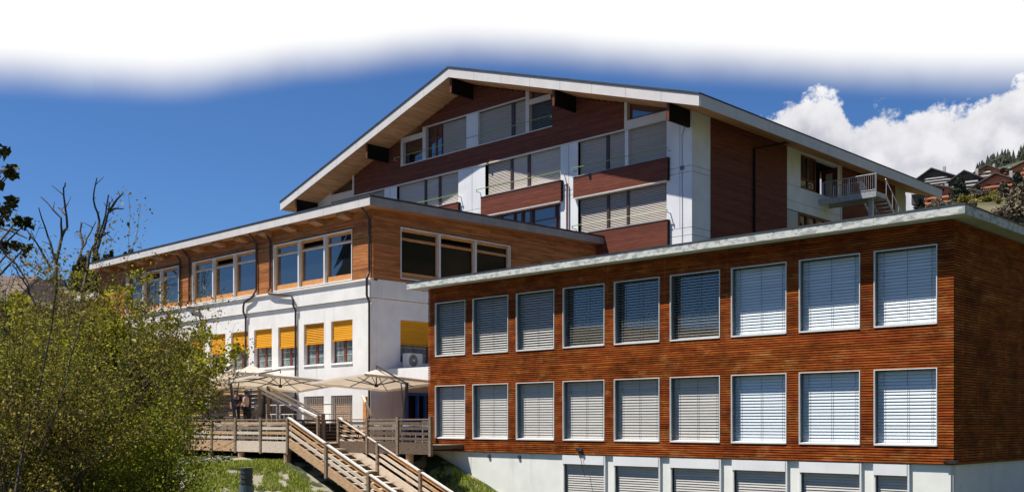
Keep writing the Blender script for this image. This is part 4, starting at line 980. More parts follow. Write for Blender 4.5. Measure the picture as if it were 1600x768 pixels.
# ---------------------------------------------------------------- parasols
def parasol(label, cx, cy, zr, za, half, rot, mast=None, lean=0, name='cantilever_parasol', val=.10, sides=4, tilt=.085):
    T = thing(name, label, 'parasol', (cx, cy, DZ), 'cream parasols on the deck')
    k = sides; cor = []
    for i in range(k):
        t = rot + 2 * math.pi * i / k; px_, py_ = half * math.cos(t), half * math.sin(t); cor.append((cx + px_, cy + py_, zr - tilt * (px_ * F_[0] + py_ * F_[1])))
    ap = (cx, cy, za); m_ = MB(); N_ = 5
    # panels sag slightly between ribs
    for i in range(k):
        a, b = Vector(cor[i]), Vector(cor[(i + 1) % k]); mid = (a + b) / 2 + Vector((0, 0, .03)); 
        for (p, q) in ((a, mid), (mid, b)):
            prev = None
            for j in range(N_ + 1):
                s = j / N_; sag = -.10 * math.sin(math.pi * s)
                P_ = Vector(ap).lerp(p, s); Q_ = Vector(ap).lerp(q, s); P_.z += sag * .9; Q_.z += sag
                if prev: 
                    if j == 1: m_.poly([prev[0], P_, Q_])
                    else: m_.poly([prev[0], P_, Q_, prev[1]])
                prev = (P_, Q_)
    can = m_.build('canopy', M['canvas'], T)
    sd = can.modifiers.new('thick', 'SOLIDIFY'); sd.thickness = .008
    m_ = MB()
    for i in range(k):
        a, b = Vector(cor[i]), Vector(cor[(i + 1) % k]); m_.poly([a, b, b - Vector((0, 0, val)), a - Vector((0, 0, val))])
    v = m_.build('valance', M['canvas'], T); sd = v.modifiers.new('thick', 'SOLIDIFY'); sd.thickness = .008
    hub = Vector((cx, cy, zr - .15)); m_ = MB(); m_.tube([hub - Vector((0, 0, .07)), hub + Vector((0, 0, .07))], .08, 10); m_.tube([hub, Vector(ap) + Vector((0, 0, .1))], .025, 6); m_.build('hub', M['mast'], T)
    for i in range(k * 2):
        t = rot + math.pi * i / k; hl = half if i % 2 == 0 else half * math.cos(math.pi / k)
        tip = Vector((cx + hl * math.cos(t), cy + hl * math.sin(t), zr - .02 - tilt * hl * (math.cos(t) * F_[0] + math.sin(t) * F_[1]))); s = .96
        P0 = Vector(ap) + Vector((0, 0, -.05)); mid = P0.lerp(tip, .5) + Vector((0, 0, -.10))
        m_ = MB(); m_.tube([P0, mid, tip], .022, 5); m_.tube([hub, mid], .018, 5); m_.build('rib', M['mast'], T)
    if mast:
        base, topp = Vector(mast[0]), Vector(mast[1])
        m_ = MB(); m_.tube([base, topp], .07, 8); m_.build('mast', M['mast'], T)
        m_ = MB(); m_.tube([topp - Vector((0, 0, .05)), Vector(ap) + Vector((0, 0, .16))], .045, 8); m_.build('arm', M['mast'], T)
        m_ = MB(); m_.tube([base.lerp(topp, .45), base.lerp(topp, .95).lerp(Vector(ap), .18)], .025, 6); m_.build('stay', M['mast'], T)
        m_ = MB(); m_.box(base.x - .45, base.x + .45, base.y - .45, base.y + .45, DZ + .001, DZ + .08); m_.build('base_plate', M['mast'], T)
    else:
        m_ = MB(); m_.tube([(cx, cy, DZ), (cx, cy, za)], .03, 8); m_.build('pole', M['mast'], T)
def pz(px, py, y): x = VX(px, y); return (x, y, VZ(py, x, y))
c = pz(438, 600, 27.6); 
parasol('large central cream parasol, dark arm reaching in from the mast on its left', c[0], c[1], 1.86, 2.32, 3.15, math.radians(40), mast=((pz(372, 650, 26.2)[0], 26.2, DZ), pz(359, 590, 26.2)))
c = pz(588, 602, 29.2)
parasol('cream cantilever parasol beside the annex corner, slanting dark mast on its right', c[0], c[1], 1.80, 2.36, 2.9, math.radians(42), mast=((pz(627, 650, 28.2)[0], 28.2, DZ), pz(636, 597, 28.2)))
c = pz(385, 590, 33.0); c = pz(392, 585, 30.0)
parasol('cream parasol behind the mast of the central one, just under the yellow blinds', c[0], c[1], 2.42, 3.05, 2.1, math.radians(30), val=.12)
c = pz(310, 583, 30.0)
parasol('cream parasol over the broad steps, half hidden by the green shrub', c[0], c[1], 2.55, 3.15, 2.3, math.radians(38), val=.15)
c = pz(325, 592, 28.8)
parasol('low flat cream parasol just above the topmost broad step', c[0], c[1], 2.06, 2.3, 1.9, math.radians(45), val=.12)
c = pz(245, 578, 31.0)
parasol('leftmost cream parasol, showing white through the shrub leaves', c[0], c[1], 2.7, 3.3, 2.2, math.radians(45), val=.15)
# closed dark parasols near the furniture
for n, (px, py0, lean) in enumerate(((409, 606, .22), (388, 610, .05))):
    b = pz(px, 645, 28.6); x, y = b[0], 28.6; zt_ = VZ(py0, x, y)
    T = thing('closed_parasol', ('folded black parasol leaning right beside the pale handrail', 'folded black parasol standing upright next to the person in pale pink')[n], 'parasol', (x, y, DZ))
    m_ = MB(); m_.tube([(x, y, DZ), (x + lean, y, zt_)], .025, 6); m_.build('pole', M['mast'], T)
    m_ = MB(); f0 = .35; p = lambda s: Vector((x + lean * s, y, DZ + (zt_ - DZ) * s)); m_.tube([p(.42), p(.5), p(.75), p(.97)], [.10, .15, .10, .04], 9); m_.build('canopy', M['cloth_dark'], T)
# furniture
def chair(label, x, y, rz):
    T = thing('terrace_chair', label, 'chair', (x, y, DZ), 'metal chairs on the deck'); T.rotation_euler = (0, 0, rz)
    def B(name, boxes, m):
        mb = MB()
        for b in boxes: mb.box(*b)
        me_o = mb.build(name, m); me_o.location = tuple(me_o.location); me_o.parent = T
    B('seat', [(-.22, .22, -.22, .22, .43, .46)], M['white_metal']); B('backrest', [(-.22, .22, .20, .23, .60, .92)], M['white_metal'])
    for sx in (-1, 1):
        for sy in (-1, 1): B('leg', [(sx * .21 - .015, sx * .21 + .015, sy * .21 - .015, sy * .21 + .015, 0, .43 if sy < 0 else .92)], M['steel'])
def table(label, x, y):
    T = thing('terrace_table', label, 'table', (x, y, DZ), 'round tables on the deck')
    mb = MB(); mb.tube([(x, y, DZ + .72), (x, y, DZ + .75)], .42, 20); mb.build('tabletop', M['white_metal'], T)
    mb = MB(); mb.tube([(x, y, DZ + .03), (x, y, DZ + .72)], .035, 8); mb.build('leg', M['mast'], T)
    mb = MB(); mb.tube([(x, y, DZ + .001), (x, y, DZ + .03)], .26, 14); mb.build('base', M['mast'], T)
spots = [(355, 25.8, 'left deck bay nearest the shrub'), (395, 25.8, 'middle of the left deck railing'), (432, 26.0, 'beside the left post of the stair head'), (560, 28.0, 'first bay right of the stair head'), (600, 28.2, 'middle of the dark right railing'), (645, 28.0, 'beside the annex corner')]
for px, y, w in spots:
    x = VX(px, y); table('round table behind the slatted rail, ' + w, x, y)
    chair('pale metal chair left of the table, ' + w, x - .75, y + .1, math.radians(90)); chair('pale metal chair right of the table, ' + w, x + .75, y - .1, math.radians(-90))
# ---------------------------------------------------------------- people
def person(label, x, y, zf, h, rz, top, trou, arm_out):
    T = thing('person', label, 'person', (x, y, zf)); T.rotation_euler = (0, 0, rz); s = h / 1.75
    def skin(name, m, verts, edges, radii, root=0):
        me = bpy.data.meshes.new(name); me.from_pydata([tuple(c * s for c in v) for v in verts], edges, []); me.materials.append(m)
        o = bpy.data.objects.new(name, me); C.objects.link(o); o.parent = T
        o.modifiers.new('skin', 'SKIN'); sv = me.skin_vertices[0].data
        for i, r in enumerate(radii): sv[i].radius = (r[0] * s, r[1] * s) if isinstance(r, tuple) else (r * s, r * s); sv[i].use_root = (i == root)
        sb = o.modifiers.new('sub', 'SUBSURF'); sb.levels = 1; sb.render_levels = 2; return o
    a = arm_out
    V_ = [(0, 0, .95), (0, 0, 1.15), (0, .0, 1.38), (0, 0, 1.50), (0, -.01, 1.60), (0, -.01, 1.70),
          (.10, 0, .88), (.11, -.02, .50), (.12, .02, .08), (.12, -.12, .03), (-.10, 0, .88), (-.11, .02, .50), (-.13, .05, .08), (-.13, -.09, .03),
          (.19, 0, 1.40), (.25, .02, 1.14), (.24, -.12 - a, .94 + a * .7), (.23, -.18 - a, .88 + a), (-.19, 0, 1.40), (-.26, .02, 1.14), (-.26, -.06, .88), (-.26, -.08, .80)]
    E_ = [(0, 1), (1, 2), (2, 3), (3, 4), (4, 5), (0, 6), (6, 7), (7, 8), (8, 9), (0, 10), (10, 11), (11, 12), (12, 13), (2, 14), (14, 15), (15, 16), (16, 17), (2, 18), (18, 19), (19, 20), (20, 21)]
    R = [(.15, .11), (.14, .10), (.16, .10), .055, (.085, .095), (.075, .085), .085, .06, .042, .04, .085, .06, .042, .04, .055, .042, .032, .035, .055, .042, .032, .035]
    skin('body', M['skin'], V_, E_, R)
    skin('top', top, [V_[0], V_[1], V_[2], V_[14], V_[15], V_[18], V_[19], (0, 0, 1.44)], [(0, 1), (1, 2), (2, 3), (3, 4), (2, 5), (5, 6), (2, 7)], [(.165, .125), (.155, .115), (.175, .115), .068, .055, .068, .055, .075])
    skin('trousers', trou, [V_[0], V_[6], V_[7], (.12, .02, .12), V_[10], V_[11], (-.13, .05, .12)], [(0, 1), (1, 2), (2, 3), (0, 4), (4, 5), (5, 6)], [(.16, .12), .1, .075, .06, .1, .075, .06])
    skin('hair', M['hair'], [(0, .02, 1.63), (0, .01, 1.72), (0, .05, 1.55)], [(0, 1), (0, 2)], [(.098, .10), (.085, .09), .06])
    m_ = MB()
    for sx in (-1, 1): m_.box(sx * .12 * s - .05, sx * .12 * s + .05, -.2 * s, .06 * s, 0, .08 * s)
    o = m_.build('shoe', M['cloth_dark']); o.parent = T
x = VX(369, 27.2); person('standing person in dark clothes beside the left parasol mast', x, 27.2, -.12 - .0, 1.72, math.radians(70), M['cloth_dark'], M['cloth_dark'], .12)
x = VX(384, 27.8); person('dark-haired person in a pale pink top, right of the person in dark clothes', x, 27.8, -.12, 1.66, math.radians(-60), M['cloth_pink'], M['cloth_dark'], .05)
m_ = MB(); m_.box(-44.4, -41.5, 26.6, 29.3, DZ + .001, -.121)
o = thing('low_platform', 'low grey stage on the deck carrying the two standing people', 'platform', (-43, 28, DZ)); m_.build('stage', M['plank_grey'], o)
# ribbed drain shaft and stones below the deck
x, y = at(385, 38.5); zg = ground_z(x, y)
T = thing('drain_shaft', 'dark grey ribbed drain shaft standing in the grass below the deck', 'drain', (x, y, zg)); zt_ = -(731 - 660) * 38.5 / FPX
m_ = MB()
k = 9
for i in range(k): z = zg - .5 + (zt_ - zg + .5) * i / k; m_.tube([(x, y, z), (x, y, z + (zt_ - zg + .5) / k * .55)], .235, 16)
m_.tube([(x, y, zg - .5), (x, y, zt_ - .02)], .21, 16); m_.build('shaft', M['rubber'], T)
m_ = MB(); m_.tube([(x, y, zg - .6), (x, y, zt_ - .62)], .27, 18); m_.build('concrete_ring', M['alu_dark'], T)
m_ = MB(); m_.tube([(x, y, zt_ - .02), (x, y, zt_ + .03)], .25, 16); m_.build('lid', M['rubber'], T)
for i, (px, py, sz) in enumerate(((290, 742, .22), (301, 746, .15))):
    d_ = 36.5; X_, Y_ = at(px, d_); z0 = ground_z(X_, Y_)
    m_ = MB(); me = []
    for k in range(6):
        t = k * 1.05; me.append((X_ + sz * math.cos(t) * random.uniform(.7, 1.1), Y_ + sz * math.sin(t) * random.uniform(.7, 1.1)))
    m_.prism([(a, b, z0 - .1) for a, b in me], [(X_ + (a - X_) * .6, Y_ + (b - Y_) * .6, z0 + sz * .9) for a, b in me])
    tag(m_.build('stone', M['stone']), ('larger pale stone in the grass beside the shrub', 'smaller pale stone right of the larger one in the grass')[i], 'stone')

# ==================================================================== VEGETATION
def quads_obj(name, P, size, m, parent=None, stuff=False, flat=0.0, aspect=1.6):
    """many small folded leaf faces at points P (n,3)"""
    n = len(P); P = np.asarray(P, float)
    d = RNG.normal(size=(n, 3)); d[:, 2] *= (1 - flat); d /= np.linalg.norm(d, axis=1)[:, None]
    e = RNG.normal(size=(n, 3)); e -= (e * d).sum(1)[:, None] * d; e /= np.linalg.norm(e, axis=1)[:, None]
    s = size * np.exp(RNG.normal(0, .27, size=(n, 1))); a = d * s * aspect / 2; b = e * s / 2
    up = np.cross(d, e) * s * .22
    V_ = np.stack([P - a, P + b + up, P + a, P - b + up], 1).reshape(-1, 3)
    off = np.array(root_loc(parent)) if parent is not None else P.mean(0)
    me = bpy.data.meshes.new(name); me.vertices.add(4 * n); me.vertices.foreach_set('co', (V_ - off).astype(np.float32).ravel())
    idx = np.arange(4 * n).reshape(-1, 4); tri = np.stack([idx[:, [0, 1, 2]], idx[:, [0, 2, 3]]], 1).reshape(-1, 3)
    me.loops.add(len(tri) * 3); me.loops.foreach_set('vertex_index', tri.ravel().astype(np.int32))
    me.polygons.add(len(tri)); me.polygons.foreach_set('loop_start', (np.arange(len(tri)) * 3).astype(np.int32)); me.polygons.foreach_set('loop_total', np.full(len(tri), 3, np.int32))
    me.update(calc_edges=True); me.materials.append(m)
    o = bpy.data.objects.new(name, me); C.objects.link(o)
    if parent is not None: o.parent = parent
    else: o.location = tuple(off)
    if stuff: o['kind'] = 'stuff'
    return o
def branchy(mb, p, d, L_, r, lev, tips, spread=.6, nseg=5, kids=(3, 5), up=.15, minr=.003, sides=5):
    pts = [Vector(p)]; d = Vector(d).normalized(); rs = [r]
    for i in range(nseg):
        d = (d + Vector((random.gauss(0, .13), random.gauss(0, .13), random.gauss(0, .1) + up * .25))).normalized()
        pts.append(pts[-1] + d * L_ / nseg); rs.append(max(minr, r * (1 - .75 * (i + 1) / nseg)))
    mb.tube(pts, rs, sides if lev > 1 else 3, cap=False)
    if lev <= 1:
        for q in pts[1:]: tips.append(tuple(q))
    if lev > 0:
        for k in range(random.randint(*kids)):
            i = random.randint(1, nseg - 1) if k else nseg - 1
            dd = (pts[i + 1] - pts[i]).normalized(); nd = (dd + Vector((random.gauss(0, spread), random.gauss(0, spread), random.gauss(0, spread * .6) + up))).normalized()
            branchy(mb, pts[i], nd, L_ * random.uniform(.45, .7), max(minr, rs[i] * .6), lev - 1, tips, spread, max(3, nseg - 1), kids, up, minr, sides)
def shrub(name, label, px, depth, h, width, leaves, lsize, m, stems=9, lev=3, seed=1, cat='shrub', twig='bark', lean=0.0, fill=.16, hmin=.25, hmax=9):
    random.seed(seed); x, y = at(px, depth); zg = ground_z(x, y)
    T = thing(name, label, cat, (x, y, zg)); mb = MB(); tips = []
    for i in range(stems):
        t = random.uniform(0, 2 * math.pi); w = random.uniform(.1, 1) * width
        d = Vector((math.cos(t) * w + lean * R_[0], math.sin(t) * w + lean * R_[1], h * .8)); L_ = h * random.uniform(.6, .85)
        branchy(mb, (x + math.cos(t) * .25, y + math.sin(t) * .25, zg - .1), d, L_, .035 * h / 4, lev, tips, spread=.55)
    mb.build('branches', M[twig], T, smooth=True)
    tp = np.array(tips); tp = tp[(tp[:, 2] > zg + hmin * h) & (tp[:, 2] < zg + hmax * h)]; cl = tp[RNG.integers(0, len(tp), leaves)] + RNG.normal(scale=fill, size=(leaves, 3)) * np.array([1, 1, .8])
    cl = cl[cl[:, 2] > zg]
    quads_obj('crown', cl, lsize, M[m], T)
    return T, tips
shrub('willow_shrub', 'tall dark olive shrub filling the lower left corner', 5, 14.5, 4.3, .9, 42000, .025, 'leaf_olive', 14, 3, 11, fill=.10, hmin=.15)
shrub('willow_shrub', 'broad green shrub right of the tall olive one, at the picture foot', 90, 15.5, 3.7, .75, 52000, .027, 'leaf', 14, 3, 12, fill=.10, hmin=.15)
shrub('willow_shrub', 'rounded bright green shrub whose edge overlaps the deck railing', 165, 17.0, 2.9, .34, 44000, .029, 'leaf', 12, 3, 13, fill=.10, hmin=.1)
shrub('willow_shrub', 'low yellow-green shrub at the foot of the rounded bright green one', 226, 19.5, 1.5, .35, 18000, .030, 'leaf_bright', 9, 2, 14, fill=.12, hmin=0)
shrub('willow_shrub', 'brown-green twiggy shrub behind the broad green one', 70, 18.5, 5.0, .7, 34000, .030, 'leaf_olive', 12, 3, 15, twig='twig', fill=.11)
shrub('willow_shrub', 'brownish loose shrub between the yellow-green young tree and the deck', 160, 20.5, 3.5, .28, 8000, .033, 'leaf_olive', 9, 3, 17, twig='twig', fill=.12)
shrub('willow_shrub', 'low dark shrub at the very bottom left of the picture', 40, 12.5, 2.3, 1.2, 26000, .024, 'leaf_olive', 12, 2, 16)
shrub('young_tree', 'young tree with bright yellow-green leaf clusters in front of the wing windows', 166, 19.5, 4.8, .34, 19000, .052, 'leaf_bright', 18, 2, 21, cat='tree', fill=.11, hmin=.85, hmax=1.36)
shrub('young_tree', 'young leafing tree with yellow-green top left of the bare branches', 105, 20.0, 4.5, .5, 15000, .05, 'leaf_bright', 13, 2, 23, cat='tree', fill=.11, hmin=.75, hmax=1.4)
# bare branching stem against the sky
def bare(label, lines, depth, r, name='bare_tree'):
    px0, py0 = lines[0][0]; x, y = at(px0, depth); T = thing(name, label, 'tree', (x, y, ground_z(x, y))); mb = MB()
    mb.tube([(x, y, ground_z(x, y) - .2), (x, y, (HY - py0) * depth / FPX)], [r * 1.5, r], 6)
    for i, ln in enumerate(lines):
        pts = []
        for j, (px, py) in enumerate(ln):
            dd = depth + .25 * math.sin(i * 2.1 + j * .8) * (1 if j else 0); X_, Y_ = at(px, dd); pts.append((X_, Y_, (HY - py) * dd / FPX))
        # finer wobble between the survey points
        fine = []
        for a, b in zip(pts, pts[1:]):
            for k in range(3): q = Vector(a).lerp(Vector(b), k / 3); fine.append(q + Vector((random.gauss(0, .008), random.gauss(0, .008), random.gauss(0, .008))) * (1 if k else 0))
        fine.append(Vector(pts[-1])); n = len(fine); r0 = r * (1 if i == 0 else .7)
        mb.tube(fine, [max(.007, r0 * (1 - .75 * k / n)) for k in range(n)], 5)
        for k in range(2, n - 1, 2):
            d = Vector((random.gauss(0, 1), random.gauss(0, 1), random.gauss(.6, .6))).normalized() * random.uniform(.08, .25); mb.tube([fine[k], fine[k] + d * .6, fine[k] + d], [.008, .006, .004], 4)
    mb.build('branches', M['bark'], T)
f = lambda *p: [(a / 2.7425, 220 + b / 2.7425) for a, b in p]
bare('leafless branching stem rising left of centre of the shrubs', [f((240, 620), (240, 520), (265, 410), (288, 370), (280, 290), (272, 200), (280, 178)), f((240, 520), (205, 410), (165, 285)), f((265, 410), (262, 330), (175, 240)), f((282, 315), (250, 285)), f((222, 550), (170, 460), (115, 380))], 18.5, .035)
bare('leafless forked stem rising right of the other bare one, nearer the wing roof', [f((355, 640), (370, 560), (385, 480), (410, 440), (440, 360), (465, 230)), f((410, 440), (425, 340), (400, 250), (415, 158)), f((365, 560), (345, 480), (370, 420), (410, 345)), f((355, 450), (343, 390), (350, 350)), f((410, 480), (445, 380), (465, 300), (467, 260)), f((465, 305), (500, 250), (525, 215)), f((470, 303), (490, 290), (530, 290)), f((440, 400), (470, 390))], 19.0, .04)
bare('dark sloping stem crossing the shrubs at the left', [[(20, 790), (36, 700), (62, 600), (82, 500), (90, 440)], f((150, 700), (120, 640), (95, 590), (50, 530)), [(60, 720), (85, 650), (110, 560), (125, 500)]], 13.2, .022)
# overhanging budding twig
def overhang():
    dp = 9.5; x, y = at(-60, dp); T = thing('budding_tree', 'tree reaching in from the left edge with dark twigs and green bud clusters', 'tree', (x, y, ground_z(x, y))); mb = MB()
    mb.tube([(x, y, ground_z(x, y) - .1), (x, y, 1.2), (x, y, 3.2)], [.10, .07, .03], 8)
    tips = [(5, 238), (15, 262), (16, 255), (6, 328), (22, 324), (11, 338), (27, 347), (40, 342), (22, 375), (5, 382), (38, 392), (-5, 300), (3, 352)]
    for i, (px, py) in enumerate(tips):
        X_, Y_ = at(px, dp + .3 * math.sin(i)); z = (HY - py) * dp / FPX; s = .0
        zb = z - .35 if py > 300 else z - .3
        a = Vector((x, y, zb)); b = Vector((X_, Y_, z)); m1 = a.lerp(b, .5) + Vector((0, 0, -.12)); mb.tube([a, m1, a.lerp(b, .8) + Vector((0, 0, -.05)), b], [.02, .012, .008, .005], 5)
    for ln in ([(-20, 350), (20, 362), (42, 372)], [(-20, 345), (10, 400), (25, 412), (43, 440), (47, 455)], [(-25, 300), (0, 270), (16, 262)]):
        mb.tube([(*at(px, dp), (HY - py) * dp / FPX) for px, py in ln], [.012, .008, .006] if len(ln) == 3 else [.012, .010, .009, .006, .004], 5)
    mb.build('branches', M['bark'], T)
    P = []
    for i, (px, py) in enumerate(tips):
        X_, Y_ = at(px, dp + .3 * math.sin(i)); z = (HY - py) * dp / FPX
        P.append(np.array([X_, Y_, z]) + RNG.normal(scale=.026, size=(26, 3)))
    quads_obj('crown', np.concatenate(P), .042, M['bud'], T)
overhang()
# grass on the bank
def grass():
    P = []
    for px0, px1, d0, d1, n in ((290, 580, 33, 43, 62000), (630, 800, 33, 41.5, 26000), (300, 420, 22, 34, 9000)):
        for _ in range(n):
            x, y = at(random.uniform(px0, px1), random.uniform(d0, d1))
            if y > 28.2 and x > -32.3: continue
            if -36.2 < x < -29 and YL - .2 < y < YR + .2: continue
            if mnoise.noise(Vector((x * .9, y * .9, 1))) + .5 * mnoise.noise(Vector((x * 3, y * 3, 4))) < -.28: continue
            if x < XS and y > YL + .3: continue
            P.append((x, y, ground_z(x, y)))
    P = np.array(P); n = len(P); t = RNG.uniform(0, 2 * math.pi, n); h = RNG.uniform(.05, .17, n); w = .02
    a = np.stack([np.cos(t) * w, np.sin(t) * w, np.zeros(n)], 1); tip = np.stack([RNG.normal(0, .05, n), RNG.normal(0, .05, n), h], 1)
    V_ = np.stack([P - a - [0, 0, .01], P + a - [0, 0, .01], P + tip], 1).reshape(-1, 3)
    me = bpy.data.meshes.new('grass'); me.from_pydata(V_.tolist(), [], np.arange(3 * n).reshape(-1, 3).tolist()); me.materials.append(M['blade'])
    o = bpy.data.objects.new('grass', me); C.objects.link(o); o['kind'] = 'stuff'; tag(o, 'patchy green grass on the bank below the deck and beside the stair', 'grass')
grass()
random.seed(31)
for i, (px, py, d_) in enumerate(((345, 742, 36), (420, 738, 38), (330, 752, 33), (470, 748, 37.5), (500, 758, 37))):
    x, y = at(px, d_); zg = ground_z(x, y)
    quads_obj('weed_clump', np.array([x, y, zg + .12]) + RNG.normal(scale=(.28, .28, .09), size=(420, 3)), .07, M['leaf_bright'])
    o = C.objects[-1]; tag(o, ('leafy weed clump left of the drain shaft', 'leafy weed clump right of the drain shaft', 'leafy weed clump beside the low yellow-green shrub', 'weed clump under the upper stair stringer', 'weed clump lower down beside the stair stringer')[i], 'weeds', 'weed clumps on the bank')

# ==================================================================== FAR HILLSIDES
def conifer(mb_leaf, mb_trunk, x, y, z, h, w, seed):
    rnd = random.Random(seed); n = 9
    mb_trunk.tube([(x, y, z - 1), (x, y, z + h * .9)], [w * .07, w * .02], 5)
    for i in range(n):
        t = i / n; zz = z + h * (.08 + .88 * t); r = w * .5 * (1 - t) ** .85 * rnd.uniform(.85, 1.15); k = 9
        ring = []; top = (x, y, zz + h * .17)
        for j in range(k):
            a = 2 * math.pi * (j + rnd.random() * .6) / k; rr = r * rnd.uniform(.6, 1.2); ring.append((x + rr * math.cos(a), y + rr * math.sin(a), zz - h * .03 * rnd.uniform(.2, 1.8)))
            rr2 = r * .45; a2 = a + math.pi / k; ring.append((x + rr2 * math.cos(a2), y + rr2 * math.sin(a2), zz + h * .03))
        for j in range(len(ring)): mb_leaf.poly([ring[j], ring[(j + 1) % len(ring)], top])
CON = []
def make_conifers():
    for s in range(4):
        T = thing('conifer', 'conifer', 'tree', (0, 0, 0)); l = MB(); t = MB(); conifer(l, t, 0, 0, 0, 10, 4.2, s); t.build('trunk', M['bark'], T); l.build('crown', M['needle'], T); CON.append(T)
make_conifers()
used = set()
def place_conifer(x, y, h, label, group, wf=1.0):
    k = random.randrange(4); src = CON[k]
    if k in used:
        o = src.copy(); C.objects.link(o)
        for ch in src.children: c = ch.copy(); C.objects.link(c); c.parent = o
    else: o = src; used.add(k)
    o.location = (x, y, ground_z(x, y) - .3); s = h / 10; o.scale = (s * wf, s * wf, s); o.rotation_euler = (0, 0, random.uniform(0, 6)); o['label'] = label; o['group'] = group
random.seed(5)
n = 0
# ridge wood at the upper right
for i in range(200):
    px = random.uniform(1526, 1645); d_ = random.uniform(540, 640); x, y = at(px, d_)
    place_conifer(x, y, random.choice((5, 6, 7, 8, 10)) * random.uniform(.9, 1.1), 'dark conifer in the ridge wood above the ' + ('red' if px < 1570 else 'orange') + ' chalet' + (', on the skyline' if d_ > 590 else ', lower down'), 'conifers on the right ridge', 1.7)
for i in range(100):
    px = random.uniform(-20, 300); d_ = random.uniform(430, 600); x, y = at(px, d_)
    place_conifer(x, y, random.uniform(5, 8.5), 'dark conifer on the low ridge ' + ('behind the shingled house' if px < 60 else 'between the shingled house and the bare branches' if px < 130 else 'hidden behind the restaurant wing end'), 'conifers on the left ridge', 1.5)
# reflected trees standing on the left of the site
for i, (x, y, h) in enumerate(((-78, 4, 24), (-92, -6, 21))):
    place_conifer(x, y, h, ('tall spruce on the lawn left of the shrubs', 'second spruce farther out on the lawn at the left')[i], 'spruces on the lawn', 1.5)
for i, (x, y) in enumerate(((-97, 9), (-104, 14), (-112, 8), (-118, 18))):
    random.seed(60 + i); T = thing('bare_tree', ('slender leafless tree on the lawn beside the spruces', 'forked leafless tree behind the slender one on the lawn', 'wide leafless tree on the lawn beyond the spruces', 'farthest leafless tree on the lawn')[i], 'tree', (x, y, ground_z(x, y))); mb = MB(); tips = []
    branchy(mb, (x, y, ground_z(x, y)), (0, 0, 1), 13, .25, 4, tips, spread=.5, kids=(3, 5), minr=.03); mb.build('branches', M['twig'], T)
# hillside bushes
random.seed(9)
def bush(px, d_, r, m, label):
    x, y = at(px, d_); z = ground_z(x, y); T = thing('hillside_bush', label, 'bush', (x, y, z), 'bushes on the far hillside')
    mb = MB(); 
    for k in range(3): mb.tube([(x, y, z - .3), (x + random.gauss(0, r * .3), y + random.gauss(0, r * .3), z + r * .9)], [.12, .05], 4)
    mb.build('branches', M['bark'], T)
    n = 900; P = RNG.normal(size=(n, 3)); P /= np.linalg.norm(P, axis=1)[:, None]; P *= r * RNG.uniform(.35, 1.1, size=(n, 1)) * np.array([1, 1, .8]); P += np.array([x, y, z + r * .7])
    quads_obj('crown', P, min(.4, r * .2), M[m], T)
kinds = [('shrub_gold', 'golden green bush on the hillside'), ('shrub_rust', 'leafless brown bush on the hillside'), ('leaf_olive', 'olive green bush on the hillside')]
for i in range(90):
    px = random.uniform(1452, 1625); d_ = random.uniform(130, 300); k = kinds[0] if random.random() < .22 else random.choice(kinds[1:])
    bush(px, d_, random.uniform(.4, .8) * d_ / 150, k[0], k[1] + (' just above the annex roof' if d_ < 190 else ' below the chalets') + (', nearer the gabled roof' if px < 1510 else ', nearer the right edge'))
def hill_tree(px, d_, h, w, m, label):
    x, y = at(px, d_); z = ground_z(x, y); T = thing('hillside_tree', label, 'tree', (x, y, z), 'trees on the near hillside')
    MB().tube([(x, y, z - .5), (x, y, z + h * .9)], [w * .05, w * .015], 5).build('trunk', M['bark'], T)
    n = 2600; t = RNG.uniform(.08, 1, n) ** .8; a = RNG.uniform(0, 6.283, n); lob = 1 + .35 * np.sin(a * 3 + t * 9 + px) + .2 * np.sin(t * 31 + a)
    rr_ = w / 2 * (1 - t * .88) * lob * RNG.uniform(.35, 1, n); P = np.stack([x + rr_ * np.cos(a), y + rr_ * np.sin(a), z + t * h - rr_ * .15], 1)
    quads_obj('crown', P, w * .075, M[m], T)
for px, d_, h, w_, m, lab in ((1500, 250, 6.2, 5.5, 'needle', 'broad dark conifer standing in front of the charcoal chalet'), (1527, 300, 3.8, 4.5, 'needle', 'small dark conifer in front of the red chalet'), (1437, 160, 4.2, 3.4, 'needle', 'dark conifer beside the far end of the gabled roof'), (1424, 150, 3.8, 3, 'leaf_olive', 'olive tree against the glazed end of the main building'), (1590, 200, 6.5, 5, 'needle', 'tall dark conifer at the right edge of the hillside'), (1568, 190, 4.6, 4, 'shrub_rust', 'brown leafless tree left of the tall conifer at the right edge')):
    hill_tree(px, d_, h, w_, m, lab)
places = ['behind the bare branches', 'left of the wing roof end', 'just above the wing roof end', 'behind the wing roof']
for i in range(18):
    px = 118 + i * 5.2 + random.uniform(-2, 2); d_ = random.uniform(200, 250)
    hill_tree(px, d_, random.uniform(5.0, 8.5) * (1 + .012 * i), random.uniform(3.5, 5), 'needle', 'dark conifer ' + places[min(3, i // 5)] + (', one of the taller ones' if i % 2 else ', one of the shorter ones'))
for px, d_, r, w in ((1566, 150, 1.9, 'leftmost large brown bush above the right corner of the annex roof'), (1586, 150, 2.3, 'tallest large brown bush near the right edge above the annex roof'), (1606, 160, 2.4, 'large brown bush cut by the right edge of the picture')):
    bush(px, d_, r, 'shrub_rust', w)
